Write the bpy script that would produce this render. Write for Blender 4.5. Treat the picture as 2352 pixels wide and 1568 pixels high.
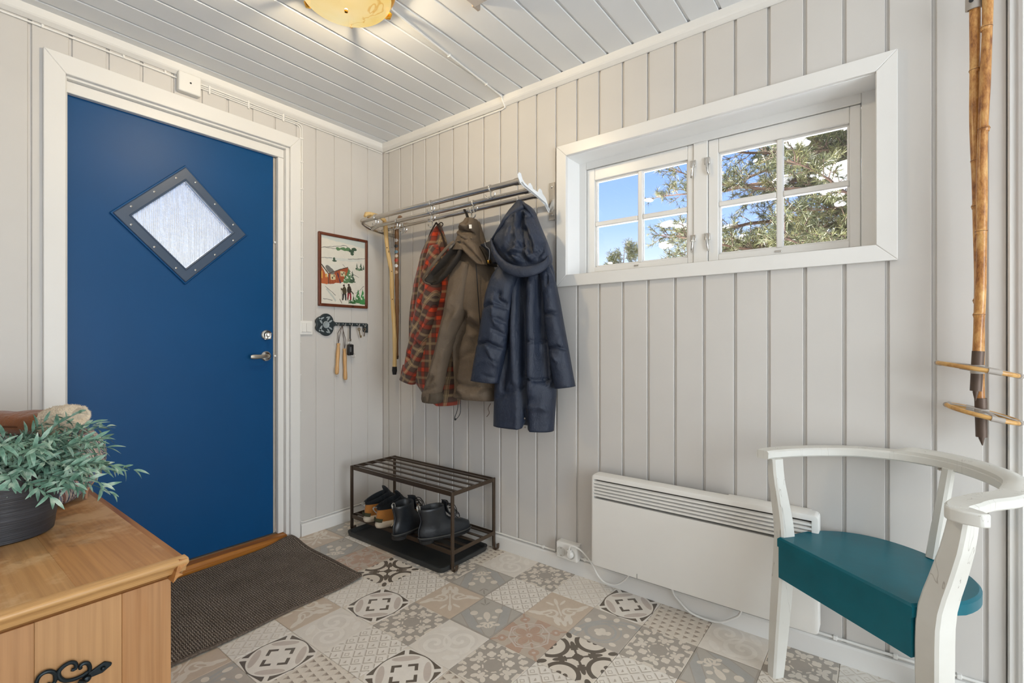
import bpy, bmesh, math, random
import numpy as np
from mathutils import Vector, Matrix, noise as mnoise
PI = math.pi
random.seed(7)
scene = bpy.context.scene
COL = scene.collection
for o in list(bpy.data.objects):
    bpy.data.objects.remove(o)

# ------------------------------------------------------------------ camera
cam_d = bpy.data.cameras.new('camera'); cam = bpy.data.objects.new('camera', cam_d); COL.objects.link(cam)
cam.location = (2.570, -1.973, 1.083)
cam.rotation_euler = (PI/2, 0, math.atan2(0.6095, 0.7928))
cam_d.sensor_width = 36.0
cam_d.lens = 1110.0/2352.0*36.0
cam_d.clip_start = 0.02; cam_d.clip_end = 300
scene.camera = cam

# ------------------------------------------------------------------ world, sun, lights, exposure
scene.view_settings.view_transform = 'Standard'
scene.view_settings.look = 'None'
scene.view_settings.exposure = -0.15
scene.view_settings.gamma = 1.0
scene.view_settings.use_curve_mapping = False
world = bpy.data.worlds.new('winter_sky'); scene.world = world
world.use_nodes = True
wn = world.node_tree; wn.nodes.clear()
w_out = wn.nodes.new('ShaderNodeOutputWorld'); w_bg = wn.nodes.new('ShaderNodeBackground')
w_tc = wn.nodes.new('ShaderNodeTexCoord'); w_sep = wn.nodes.new('ShaderNodeSeparateXYZ'); w_rmp = wn.nodes.new('ShaderNodeValToRGB')
wn.links.new(w_tc.outputs['Generated'], w_sep.inputs[0]); wn.links.new(w_sep.outputs['Z'], w_rmp.inputs[0])
wn.links.new(w_rmp.outputs[0], w_bg.inputs[0]); wn.links.new(w_bg.outputs[0], w_out.inputs[0])
els = w_rmp.color_ramp.elements
els[0].position = 0.0; els[0].color = (0.95, 0.98, 1.0, 1)
els[1].position = 1.0; els[1].color = (0.06, 0.17, 0.62, 1)
for p, c in ((0.12, (0.74, 0.86, 1.0, 1)), (0.22, (0.40, 0.59, 1.0, 1)), (0.36, (0.20, 0.39, 0.92, 1)), (0.6, (0.10, 0.24, 0.76, 1))):
    e = els.new(p); e.color = c
w_bg.inputs[1].default_value = 1.55

def add_sun(az_deg, el_deg, strength, col):
    d = bpy.data.lights.new('sun', 'SUN'); d.energy = strength; d.angle = 0.01; d.color = col
    o = bpy.data.objects.new('sun', d); COL.objects.link(o)
    a, e = math.radians(az_deg), math.radians(el_deg)
    v = Vector((math.cos(a)*math.cos(e), math.sin(a)*math.cos(e), math.sin(e)))
    o.rotation_euler = v.to_track_quat('Z', 'Y').to_euler(); o.location = v*20
add_sun(-163, 38, 50.0, (1.0, 0.97, 0.93))

def area(name, loc, target, sx, sy, watts, col=(1, 1, 1)):
    d = bpy.data.lights.new(name, 'AREA'); d.shape = 'RECTANGLE'; d.size = sx; d.size_y = sy; d.energy = watts; d.color = col
    o = bpy.data.objects.new(name, d); COL.objects.link(o); o.location = loc
    o.rotation_euler = (Vector(loc)-Vector(target)).to_track_quat('Z', 'Y').to_euler()
    return o
# added fill lights out of view, standing in for daylight from the house
area('added_fill_rear', (5.4, -1.75, 1.15), (0.6, -0.7, 1.75), 1.7, 2.0, 104, (0.84, 0.925, 1.0))
area('added_fill_front', (1.9, -2.68, 1.25), (1.2, -0.6, 2.1), 1.6, 1.0, 6, (0.84, 0.925, 1.0))

# ------------------------------------------------------------------ colour and material helpers
def s2l(v):
    v /= 255.0
    return v/12.92 if v <= 0.04045 else ((v+0.055)/1.055)**2.4
def C(r, g, b): return (s2l(r), s2l(g), s2l(b), 1.0)
def mulc(c, k): return (min(1, c[0]*k), min(1, c[1]*k), min(1, c[2]*k), 1.0)

def new_mat(name):
    m = bpy.data.materials.new(name); m.use_nodes = True
    nt = m.node_tree; nt.nodes.clear()
    out = nt.nodes.new('ShaderNodeOutputMaterial'); b = nt.nodes.new('ShaderNodeBsdfPrincipled')
    nt.links.new(b.outputs[0], out.inputs[0])
    return m, nt, b
def N(nt, t, **kw):
    n = nt.nodes.new(t)
    for k, v in kw.items(): setattr(n, k, v)
    return n
def texco(nt, scale=(1, 1, 1), rot=(0, 0, 0), out='Object'):
    tc = N(nt, 'ShaderNodeTexCoord'); mp = N(nt, 'ShaderNodeMapping')
    mp.inputs['Scale'].default_value = scale; mp.inputs['Rotation'].default_value = rot
    nt.links.new(tc.outputs[out], mp.inputs[0])
    return mp.outputs[0]
def nz(nt, vec, scale, detail=3, rough=0.5, dist=0.0):
    n = N(nt, 'ShaderNodeTexNoise'); n.inputs['Scale'].default_value = scale; n.inputs['Detail'].default_value = detail
    n.inputs['Roughness'].default_value = rough; n.inputs['Distortion'].default_value = dist
    nt.links.new(vec, n.inputs['Vector']); return n.outputs['Fac']
def ramp(nt, fac, stops):
    r = N(nt, 'ShaderNodeValToRGB'); e = r.color_ramp.elements
    e[0].position, e[0].color = stops[0]; e[1].position, e[1].color = stops[-1]
    for p, c in stops[1:-1]:
        x = e.new(p); x.color = c
    nt.links.new(fac, r.inputs[0]); return r.outputs[0]
def mixc(nt, fac, a, b, mode='MIX'):
    m = N(nt, 'ShaderNodeMix', data_type='RGBA', blend_type=mode)
    for i, v in ((0, fac), (6, a), (7, b)):
        if hasattr(v, 'is_linked') or isinstance(v, bpy.types.NodeSocket): nt.links.new(v, m.inputs[i])
        else: m.inputs[i].default_value = v
    return m.outputs[2]
def bump(nt, b, h, strength=0.3, dist=0.002):
    n = N(nt, 'ShaderNodeBump'); n.inputs['Strength'].default_value = strength; n.inputs['Distance'].default_value = dist
    nt.links.new(h, n.inputs['Height']); nt.links.new(n.outputs[0], b.inputs['Normal'])
def plain(name, col, rough=0.5, metal=0.0, var=0.06, vscale=9.0, bscale=0, bstr=0.2, bdist=0.001, spec=0.5, stretch=(1, 1, 1)):
    m, nt, b = new_mat(name)
    v = texco(nt, stretch)
    f = nz(nt, v, vscale, 4)
    c = ramp(nt, f, [(0.3, mulc(col, 1-var)), (0.7, mulc(col, 1+var))])
    nt.links.new(c, b.inputs['Base Color'])
    b.inputs['Roughness'].default_value = rough; b.inputs['Metallic'].default_value = metal
    b.inputs['Specular IOR Level'].default_value = spec
    if bscale: bump(nt, b, nz(nt, v, bscale, 4), bstr, bdist)
    return m
def wood(name, base, dark, axis=0, scale=1.0, rough=0.45, wear=None, knots=True):
    """long grain along the given axis, with growth bands, fine streaks and optional worn pale patches"""
    m, nt, b = new_mat(name)
    st = [9.0, 9.0, 9.0]; st[axis] = 0.55
    v = texco(nt, tuple(x*scale for x in st))
    big = nz(nt, v, 1.3, 4, 0.55, 0.6)
    fine = nz(nt, texco(nt, tuple(x*scale*(6 if i != axis else 2) for i, x in enumerate(st))), 2.0, 3, 0.6)
    c = ramp(nt, big, [(0.32, dark), (0.45, mulc(base, 0.92)), (0.56, base), (0.72, mulc(base, 1.1))])
    c2 = ramp(nt, fine, [(0.35, (0.72, 0.66, 0.6, 1)), (0.6, (1, 1, 1, 1))])
    c = mixc(nt, 0.55, c, c2, 'MULTIPLY')
    if wear:
        w = nz(nt, texco(nt), 7.0, 5, 0.65)
        wm = ramp(nt, w, [(0.50, (0, 0, 0, 1)), (0.62, (1, 1, 1, 1))])
        c = mixc(nt, wm, c, wear)
    nt.links.new(c, b.inputs['Base Color']); b.inputs['Roughness'].default_value = rough
    bump(nt, b, fine, 0.12, 0.001)
    return m

# ------------------------------------------------------------------ mesh helpers
class MB:
    def __init__(s): s.v = []; s.f = []; s.uv = []
    def add(s, vs, fs, uvs=None):
        n = len(s.v); s.v += [tuple(p) for p in vs]
        for i, f in enumerate(fs):
            s.f.append(tuple(n+k for k in f)); s.uv.append(uvs[i] if uvs else None)
        return s
    def box(s, x0, x1, y0, y1, z0, z1):
        x0, x1 = min(x0, x1), max(x0, x1); y0, y1 = min(y0, y1), max(y0, y1); z0, z1 = min(z0, z1), max(z0, z1)
        v = [(x0, y0, z0), (x1, y0, z0), (x1, y1, z0), (x0, y1, z0), (x0, y0, z1), (x1, y0, z1), (x1, y1, z1), (x0, y1, z1)]
        return s.add(v, [(3, 2, 1, 0), (4, 5, 6, 7), (0, 1, 5, 4), (1, 2, 6, 5), (2, 3, 7, 6), (3, 0, 4, 7)])
    def obox(s, c, ax, ay, az):
        c, ax, ay, az = Vector(c), Vector(ax), Vector(ay), Vector(az)
        v = [c+ax*i+ay*j+az*k for k in (-1, 1) for j in (-1, 1) for i in (-1, 1)]
        return s.add(v, [(2, 3, 1, 0), (4, 5, 7, 6), (0, 1, 5, 4), (1, 3, 7, 5), (3, 2, 6, 7), (2, 0, 4, 6)])
    def loft(s, rings, caps=True, closed=True, loop=False, uvs=None):
        n = len(rings[0]); vs = [p for r in rings for p in r]; fs = []; us = []
        m = len(rings)
        for i in range(m if loop else m-1):
            i2 = (i+1) % m
            for j in range(n if closed else n-1):
                j2 = (j+1) % n
                fs.append((i*n+j, i*n+j2, i2*n+j2, i2*n+j))
                if uvs: us.append([uvs[i*n+j], uvs[i*n+j2], uvs[i2*n+j2], uvs[i2*n+j]])
        if caps and closed and not loop:
            a = tuple(range(n-1, -1, -1)); b = tuple((m-1)*n+k for k in range(n))
            fs += [a, b]
            if uvs: us += [[uvs[k] for k in a], [uvs[k] for k in b]]
        return s.add(vs, fs, us if uvs else None)
    def tube(s, path, r, n=10, caps=True, loop=False, ell=None, up=None):
        P = [Vector(p) for p in path]; m = len(P)
        R = r if isinstance(r, (list, tuple)) else [r]*m
        rings = []; prev = None
        for i in range(m):
            if loop: t = P[(i+1) % m]-P[i-1]
            else: t = P[min(i+1, m-1)]-P[max(i-1, 0)]
            t.normalize()
            if prev is None:
                u = Vector(up) if up else (Vector((0, 0, 1)) if abs(t.z) < 0.9 else Vector((1, 0, 0)))
            else: u = prev
            u = u-t*u.dot(t)
            if u.length < 1e-6: u = t.orthogonal()
            u.normalize(); w = t.cross(u); prev = u
            e = ell if ell else (1, 1)
            rings.append([P[i]+(u*math.cos(a)*e[0]+w*math.sin(a)*e[1])*R[i] for a in [2*PI*k/n for k in range(n)]])
        return s.loft(rings, caps, True, loop)
    def sweep(s, path, sec, up=(0, 0, 1), loop=False, scales=None, caps=True):
        """sec: list of (a along up, b along side)"""
        P = [Vector(p) for p in path]; m = len(P); rings = []
        for i in range(m):
            t = (P[(i+1) % m]-P[i-1]) if loop else (P[min(i+1, m-1)]-P[max(i-1, 0)])
            t.normalize(); u = Vector(up); u = (u-t*u.dot(t)).normalized(); w = t.cross(u)
            k = scales[i] if scales else (1, 1)
            rings.append([P[i]+u*a*k[0]+w*b*k[1] for a, b in sec])
        return s.loft(rings, caps, True, loop)
    def lathe(s, prof, c=(0, 0, 0), n=24, axis='Z', caps=True):
        c = Vector(c); rings = []
        for r, h in prof:
            ring = []
            for k in range(n):
                a = 2*PI*k/n; x, y = r*math.cos(a), r*math.sin(a)
                ring.append(c+(Vector((x, y, h)) if axis == 'Z' else Vector((h, x, y)) if axis == 'X' else Vector((y, h, x))))
            rings.append(ring)
        return s.loft(rings, caps)
    def prism(s, poly, fn0, fn1):
        n = len(poly)
        v = [fn0(*p) for p in poly]+[fn1(*p) for p in poly]
        f = [tuple(range(n-1, -1, -1)), tuple(range(n, 2*n))]+[(i, (i+1) % n, n+(i+1) % n, n+i) for i in range(n)]
        return s.add(v, f)
    def blob(s, c, rx, ry, rz, nu=8, nv=6, jit=0.0, seed=0):
        rings = []
        for i in range(1, nv):
            th = PI*i/nv
            rings.append([(c[0]+rx*math.sin(th)*math.cos(a), c[1]+ry*math.sin(th)*math.sin(a), c[2]+rz*math.cos(th)) for a in [2*PI*k/nu for k in range(nu)]])
        if jit:
            rings = [[Vector(p)+(Vector(p)-Vector(c))*jit*mnoise.noise(Vector(p)*(0.9/max(rx, 1e-3))+Vector((seed*3.1, 0, 0))) for p in r] for r in rings]
        n = len(s.v); s.loft(rings, True)
        return s

OFF = {}   # world offset of each object's local frame (only translations are used)
def origin_of(o):
    return OFF.get(o.name, Vector((0, 0, 0)))
def obj(name, mb, mat=None, parent=None, smooth=False, bevel=0.0, ang=35, seg=2, local=False, kind=None):
    """ONE mesh object. Vertices are given in world space unless local=True."""
    me = bpy.data.meshes.new(name)
    off = origin_of(parent) if parent else Vector((0, 0, 0))
    vs = mb.v if (local or off.length == 0) else [(p[0]-off.x, p[1]-off.y, p[2]-off.z) for p in mb.v]
    me.from_pydata(vs, [], mb.f)
    if any(u is not None for u in mb.uv):
        ul = me.uv_layers.new(name='UVMap'); k = 0; flat = []
        for f, u in zip(mb.f, mb.uv):
            for j in range(len(f)):
                flat += list(u[j]) if u else [0.0, 0.0]
        ul.data.foreach_set('uv', flat)
    me.update()
    if mat: me.materials.append(mat)
    o = bpy.data.objects.new(name, me); COL.objects.link(o)
    if parent: o.parent = parent
    OFF[o.name] = off
    if smooth:
        me.shade_smooth()
        if ang < 180: me.set_sharp_from_angle(angle=math.radians(ang))
    if bevel:
        md = o.modifiers.new('bevel', 'BEVEL'); md.width = bevel; md.segments = seg; md.limit_method = 'ANGLE'; md.angle_limit = math.radians(40)
        if not smooth:
            me.shade_smooth(); me.set_sharp_from_angle(angle=math.radians(40))
    if kind: o['kind'] = kind
    return o
def thing(name, loc, label=None, cat=None, group=None, kind=None):
    o = bpy.data.objects.new(name, None); COL.objects.link(o); o.location = loc; o.empty_display_size = 0.05
    OFF[o.name] = Vector(loc)
    tag(o, label, cat, group, kind); return o
def tag(o, label=None, cat=None, group=None, kind=None):
    if label: o['label'] = label
    if cat: o['category'] = cat
    if group: o['group'] = group
    if kind: o['kind'] = kind
    return o
def dup_tree(o, parent=None):
    c = o.copy(); COL.objects.link(c); OFF[c.name] = origin_of(o)
    if parent: c.parent = parent
    for ch in list(o.children): dup_tree(ch, c)
    return c
def catmull(pts, n):
    """n points evenly spread (by length) along a smooth curve through pts"""
    P = [np.array(p, float) for p in pts]
    if len(P) == 2: return [tuple(P[0]+(P[1]-P[0])*i/(n-1)) for i in range(n)]
    Q = [2*P[0]-P[1]]+P+[2*P[-1]-P[-2]]; out = []
    for i in range(1, len(Q)-2):
        for k in range(12):
            t = k/12
            out.append(0.5*((2*Q[i])+(-Q[i-1]+Q[i+1])*t+(2*Q[i-1]-5*Q[i]+4*Q[i+1]-Q[i+2])*t*t+(-Q[i-1]+3*Q[i]-3*Q[i+1]+Q[i+2])*t**3))
    out.append(P[-1]); out = np.array(out)
    L = np.concatenate([[0], np.cumsum(np.linalg.norm(np.diff(out, axis=0), axis=1))])
    T = np.linspace(0, L[-1], n)
    return [tuple(np.interp(t, L, out[:, k]) for k in range(out.shape[1])) for t in T]

# ------------------------------------------------------------------ shared materials
M_wall = plain('painted_panel_grey', C(209, 205, 200), 0.45, var=0.025, vscale=3.0, bscale=60, bstr=0.05)
M_groove = plain('painted_panel_groove', C(206, 200, 192), 0.5, var=0.03)
M_ceil = plain('painted_ceiling_white', C(232, 234, 236), 0.4, var=0.02, vscale=3.0, bscale=50, bstr=0.04)
M_white = plain('white_gloss_trim', C(232, 230, 226), 0.32, var=0.015, vscale=4.0, bscale=70, bstr=0.03)
M_white2 = plain('white_plastic', C(236, 234, 229), 0.35, var=0.01)
M_chrome = plain('satin_steel', C(196, 190, 182), 0.24, 1.0, var=0.05)
M_chrome2 = plain('bright_steel', C(220, 218, 214), 0.16, 1.0, var=0.03)
M_black = plain('black_plastic', C(24, 24, 26), 0.5, var=0.1)
M_brass = plain('polished_brass', C(225, 170, 70), 0.2, 1.0, var=0.05)
# ------------------------------------------------------------------ tiny expression compiler: python arithmetic -> Math nodes
class X:
    nt = None
    def __init__(s, v): s.v = v
    @staticmethod
    def op(o, *a):
        n = X.nt.nodes.new('ShaderNodeMath'); n.operation = o
        for i, x in enumerate(a):
            v = x.v if isinstance(x, X) else x
            if isinstance(v, (int, float)): n.inputs[i].default_value = v
            else: X.nt.links.new(v, n.inputs[i])
        return X(n.outputs[0])
    def __add__(s, o): return X.op('ADD', s, o)
    __radd__ = __add__
    def __sub__(s, o): return X.op('SUBTRACT', s, o)
    def __rsub__(s, o): return X.op('SUBTRACT', o, s)
    def __mul__(s, o): return X.op('MULTIPLY', s, o)
    __rmul__ = __mul__
    def __truediv__(s, o): return X.op('DIVIDE', s, o)
    def __neg__(s): return X.op('MULTIPLY', s, -1.0)
    def __lt__(s, o): return X.op('LESS_THAN', s, o)
    def __gt__(s, o): return X.op('GREATER_THAN', s, o)
    def __and__(s, o): return X.op('MULTIPLY', s, o)
    def __or__(s, o): return X.op('MAXIMUM', s, o)
def xabs(a): return X.op('ABSOLUTE', a)
def xmax(a, b): return X.op('MAXIMUM', a, b)
def xmin(a, b): return X.op('MINIMUM', a, b)
def xfrac(a): return X.op('FRACT', a)
def xsq(a): return X.op('MULTIPLY', a, a)
def xhyp(a, b): return X.op('SQRT', X.op('ADD', xsq(a), xsq(b)))
def ell(x, y, cx, cy, rx, ry, rot=0.0):
    """inside-ellipse mask"""
    dx, dy = x-cx, y-cy
    if rot:
        c, s = math.cos(rot), math.sin(rot); dx, dy = dx*c+dy*s, dy*c-dx*s
    return (xsq(dx*(1/rx))+xsq(dy*(1/ry))) < 1.0
def ring(x, y, cx, cy, r, w): return xabs(xhyp(x-cx, y-cy)-r) < w
def band(x, lo, hi): return (x > lo) & (x < hi)
def layered(name, base, layers_fn, rough=0.4, wobble=0.0, wob_scale=4.0, uvname=None, post=None, spec=0.5):
    """layers_fn(u, v) -> [(mask, colour), ...] painted in order; u, v in -1..1 from the UV map"""
    m, nt, b = new_mat(name); X.nt = nt
    uv = N(nt, 'ShaderNodeUVMap'); sep = N(nt, 'ShaderNodeSeparateXYZ')
    src = uv.outputs[0]
    if wobble:
        t = N(nt, 'ShaderNodeTexNoise'); t.inputs['Scale'].default_value = wob_scale; t.inputs['Detail'].default_value = 3
        nt.links.new(src, t.inputs['Vector'])
        a = N(nt, 'ShaderNodeVectorMath', operation='MULTIPLY_ADD'); a.inputs[1].default_value = (wobble,)*3; nt.links.new(t.outputs['Color'], a.inputs[0])
        nt.links.new(src, a.inputs[2])
        sb = N(nt, 'ShaderNodeVectorMath', operation='SUBTRACT'); nt.links.new(a.outputs[0], sb.inputs[0]); sb.inputs[1].default_value = (wobble/2,)*3
        src = sb.outputs[0]
    nt.links.new(src, sep.inputs[0])
    u = X(sep.outputs['X'])*2.0-1.0; v = X(sep.outputs['Y'])*2.0-1.0
    col = base
    for mask, c in layers_fn(u, v): col = mixc(nt, mask.v, col, c)
    # faint print wear
    w = nz(nt, texco(nt, out='UV'), 5.0, 6, 0.7)
    col = mixc(nt, 1.0, col, ramp(nt, w, [(0.25, (0.93, 0.925, 0.92, 1)), (0.65, (1.03, 1.03, 1.03, 1))]), 'MULTIPLY')
    nt.links.new(col if not isinstance(col, tuple) else col, b.inputs['Base Color'])
    b.inputs['Roughness'].default_value = rough; b.inputs['Specular IOR Level'].default_value = spec
    return m

# ------------------------------------------------------------------ floor tiles: eleven printed patterns
T_cream, T_dark, T_grey, T_tan = C(226, 216, 202), C(106, 96, 85), C(172, 163, 152), C(206, 188, 168)
T_pale, T_pink, T_rose, T_blue = C(230, 222, 211), C(206, 193, 182), C(190, 160, 140), C(176, 174, 169)
T_sh, T_li, T_mid = C(190, 178, 162), C(236, 229, 219), C(214, 203, 188)
R2 = 1/math.sqrt(2)
def diag(u, v): return (v-u)*R2, (u+v)*R2       # s: towards the (-x,+y) corner, t: across
def fold(u, v):
    s, t = diag(u, v); s, t = xabs(s), xabs(t)
    return xmax(s, t), xmin(s, t)
def pat_fleur(u, v):
    a, b = fold(u, v)
    arcs = band(xhyp(a-0.74, b-0.74), 0.48, 0.64) & (a < 1.06)
    core = ell(a, b, 0, 0, .2, .13)
    lily = ell(a, b, .64, 0, .22, .085) | ell(a, b, .60, .15, .16, .075, .55) | ell(a, b, .42, 0, .05, .14)
    stem = (b < 0.03+0.05*(a-0.05)) & (a < .5)
    tip = ell(a, b, 1.22, 0, .17, .10) | (ell(a, b, .80, .62, .10, .08))
    return [((arcs | core | lily | stem | tip) & (a < 1.40), T_dark)]
def pat_ring(u, v):
    a, b = fold(u, v); r = xhyp(u, v)
    pet = ell(a, b, .735, 0, .125, .46)
    outer = (r > .95) & ((a*.62+b*.48) < .775) & (a < 1.16) & (b > .075)
    s, t = diag(u, v)
    m, q = xmax(xabs(s), xabs(t)), xmin(xabs(s), xabs(t))
    br = band(m, .32, .43) & (q > .10) & (r < .64)
    return [(pet, T_pink), (outer | br, T_dark), ((X.op('SUBTRACT', 1.0, band(r, 0.0, .97))) & (a > 1.22), T_cream)]
def quat(x, y, cx, cy, r):
    return ell(x, y, cx+r*.6, cy, r*.62, r*.62) | ell(x, y, cx-r*.6, cy, r*.62, r*.62) | ell(x, y, cx, cy+r*.6, r*.62, r*.62) | ell(x, y, cx, cy-r*.6, r*.62, r*.62)
def pat_flower(u, v):
    a, b = fold(u, v); au, av = xabs(u), xabs(v); p, q = xmax(au, av), xmin(au, av); r = xhyp(u, v)
    cream = quat(a, b, .56, 0, .13) | ell(p, q, .58, 0, .17, .09) | ell(p, q, .70, .17, .13, .085, .7) | ell(p, q, .50, .15, .07, .05, -.6)
    cream = cream | (band(r, .305, .36) & (xabs(q-.12) > .05)) | quat(a, b, 1.0, 0, .13) | ell(a, b, .93, .26, .12, .06, .9)
    cream = cream | ((p > .86) & (q < .62) & (xhyp(p-.86, q-.36) > .10))
    return [(cream, T_cream), (ell(a, b, 1.05, .16, .07, .055) | ell(a, b, .80, .47, .08, .05), T_grey)]
def pat_scroll(u, v):
    s, t = diag(u, v); t = xabs(t)
    leaf = ell(s, t, .74, 0, .34, .10) | ell(s, t, .56, .20, .26, .11, -.5) | ell(s, t, .78, .26, .22, .08, -.25)
    hole = ell(s, t, .56, 0, .17, .055)
    side = ell(s, t, .08, .62, .13, .34, .0) | ell(s, t, -.02, .95, .10, .28, .35) | ring(s, t, .16, .34, .22, .055)
    hole2 = ell(s, t, .10, .52, .055, .17, -.2)
    fan = ell(s, t, -.62, 0, .24, .075) | ell(s, t, -.52, .26, .20, .06, -.75)
    stem = (t < .035) & band(s, -.6, .5)
    return [(leaf | side | fan | stem, T_cream), (hole | hole2, T_tan)]
def pat_corner(u, v):
    s, t = diag(u, v); ta = xabs(t)
    d = xabs(u); e = xabs(v); edge = xmax(d, e)
    chev = band(xabs(ta*0.9+s*0.25-.62), -.1, .16) & (edge < .93)
    chev2 = xabs(ta*0.9+s*0.25-.62) < .20
    border = edge > .93
    dots = ell(s, ta, -.28, .48, .15, .15) | ell(s, ta, .12, .28, .09, .11) | ell(s, ta, .62, .34, .08, .10)
    drop = ell(s, t, -.02, 0, .26, .13) | ell(s, t, .24, 0, .14, .05)
    star = ell(s, ta, .62, 0, .17, .045) | ell(s, ta, .55, .13, .16, .045, .75) | ell(s, ta, .44, .17, .055, .13, -.1) | ell(s, ta, .68, .12, .12, .04, -.6)
    y = (ell(s, ta, -.86, .10, .13, .035, -.8) | ell(s, ta, -1.05, 0, .2, .035))
    return [(chev2, T_grey), (chev, T_blue), (border, T_grey), (y, mulc(T_grey, .85)), (dots | drop | star, T_cream)]
def pat_lattice(u, v):
    a, b = fold(u, v); au, av = xabs(u), xabs(v); p, q = xmax(au, av), xmin(au, av)
    bg = ell(p, q, .36, 0, .24, .17) | (b < .045) | ell(a, b, .98, 0, .16, .19) | (ell(p, q, .95, .0, .26, .30)) | ell(a, b, .62, .40, .16, .10, .6)
    line = ring(p, q, .36, 0, .30, .02) | ell(a, b, .98, 0, .055, .07) | (xabs(p-.78+q*.5) < .035)
    return [(bg, T_rose), (line, T_pink)]
def lattice_cell(u, v, n):
    s, t = diag(u, v); k = n/2.0
    fs, ft = xfrac(s*k+50.0), xfrac(t*k+50.0)
    par = xfrac((X.op('FLOOR', s*k+50.0)+X.op('FLOOR', t*k+50.0))*0.5) > 0.25
    return fs-0.5, ft-0.5, par
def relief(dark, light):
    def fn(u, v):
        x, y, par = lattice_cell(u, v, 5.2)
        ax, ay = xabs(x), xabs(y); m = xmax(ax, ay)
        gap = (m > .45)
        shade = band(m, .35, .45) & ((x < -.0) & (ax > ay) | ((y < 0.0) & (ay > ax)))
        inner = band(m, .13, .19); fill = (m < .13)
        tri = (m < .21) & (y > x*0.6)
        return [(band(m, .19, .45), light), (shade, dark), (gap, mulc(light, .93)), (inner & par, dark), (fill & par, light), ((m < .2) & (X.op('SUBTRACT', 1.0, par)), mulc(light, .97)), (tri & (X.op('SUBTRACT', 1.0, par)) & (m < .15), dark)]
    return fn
def pat_swirl(u, v):
    c1 = xhyp(u-.25, v-.30); c2 = xhyp(u+.35, v+.35)
    a1 = X.op('ARCTAN2', v-.30, u-.25)*(1/(2*PI)); a2 = X.op('ARCTAN2', v+.35, u+.35)*(1/(2*PI))
    s1 = (xfrac(c1*2.6+a1+5.0) < .42) & (c1 < .62); s2 = (xfrac(c2*2.6-a2+5.0) < .42) & (c2 < .58)
    lv = ell(u, v, -.55, .55, .32, .14, .7) | ell(u, v, .62, -.55, .30, .13, .7) | ell(u, v, .75, .0, .12, .25)
    return [(c1 < .62, mulc(T_pale, .955)), (c2 < .58, mulc(T_pale, .96)), (s1 | s2 | lv, mulc(T_li, 1.0))]
def pat_tri(u, v):
    s, t = diag(u, v); k = 4.2
    fs, ft = xfrac(s*k+20.0), xfrac(t*k*.62+20.0+X.op('FLOOR', s*k+20.0)*0.5)
    tri = (xabs(ft-.5) < .46*(fs*-1.0+.72)) & (fs < .72) & (fs > .06)
    return [(ft < .5, mulc(T_cream, .95)), (tri, C(186, 170, 154)), (tri & (ft > .5), C(156, 142, 128))]
def pat_dots(u, v):
    r = xhyp(u-.8, v+.9)
    arcs = band(r, 1.45, 1.55) | band(r, 1.62, 1.74) | band(xhyp(u+.05, v+.25), .48, .56) | band(xhyp(u+.0, v+.2), .62, .68)
    d = ell(u, v, -.78, .10, .12, .15) | ell(u, v, -.45, .62, .17, .12) | ell(u, v, .10, .72, .11, .14) | ell(u, v, .72, .66, .16, .10) | ell(u, v, -.80, -.62, .14, .11) | ell(u, v, -.28, -.86, .12, .09) | ell(u, v, .62, -.70, .13, .10) | ell(u, v, .80, .05, .10, .13) | ell(u, v, .45, .30, .07, .07)
    f = quat(u, v, -.05, -.28, .20) | ell(u, v, .22, -.22, .10, .12)
    return [(arcs, T_blue), (d | f, T_cream)]
TILE = {
    'A': layered('tile_dark_fleur', T_cream, pat_fleur), 'B': layered('tile_dark_ring', T_li, pat_ring),
    'C': layered('tile_grey_flower', T_grey, pat_flower), 'D': layered('tile_tan_scroll', T_tan, pat_scroll),
    'E': layered('tile_grey_corner', C(186, 180, 170), pat_corner), 'F': layered('tile_rose_lattice', C(196, 182, 166), pat_lattice),
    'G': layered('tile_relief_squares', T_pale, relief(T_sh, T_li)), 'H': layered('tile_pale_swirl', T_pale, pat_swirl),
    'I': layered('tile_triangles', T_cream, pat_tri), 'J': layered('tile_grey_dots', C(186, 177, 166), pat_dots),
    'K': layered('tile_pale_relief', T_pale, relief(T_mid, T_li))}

# ------------------------------------------------------------------ room shell
RX, RY, RZ = 5.60, -2.75, 2.35
floor = thing('floor', (0, 0, 0), kind='structure', label='floor of patterned vintage tiles in cream, grey and brown')
obj('floor_base', MB().box(-0.2, RX+.2, RY-.2, 0.2, -0.12, -0.004), plain('floor_grout', C(200, 188, 172), .6), floor)
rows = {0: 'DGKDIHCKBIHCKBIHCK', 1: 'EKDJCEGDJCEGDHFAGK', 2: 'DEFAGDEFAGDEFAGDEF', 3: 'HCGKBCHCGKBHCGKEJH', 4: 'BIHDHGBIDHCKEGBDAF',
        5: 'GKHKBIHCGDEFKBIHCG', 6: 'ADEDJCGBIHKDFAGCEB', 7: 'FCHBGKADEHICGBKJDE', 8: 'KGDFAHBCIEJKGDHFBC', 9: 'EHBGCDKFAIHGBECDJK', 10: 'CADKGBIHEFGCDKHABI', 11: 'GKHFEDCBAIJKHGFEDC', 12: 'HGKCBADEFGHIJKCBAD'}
rots = {(1, 5): 0, (2, 6): 180, (1, 10): 0, (2, 1): 180, (2, 5): 0, (1, 7): 180, (4, 3): -90, (2, 0): 0, (6, 3): 180}
PX, PY = 0.2045, 0.2085
tmesh = {}
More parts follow.
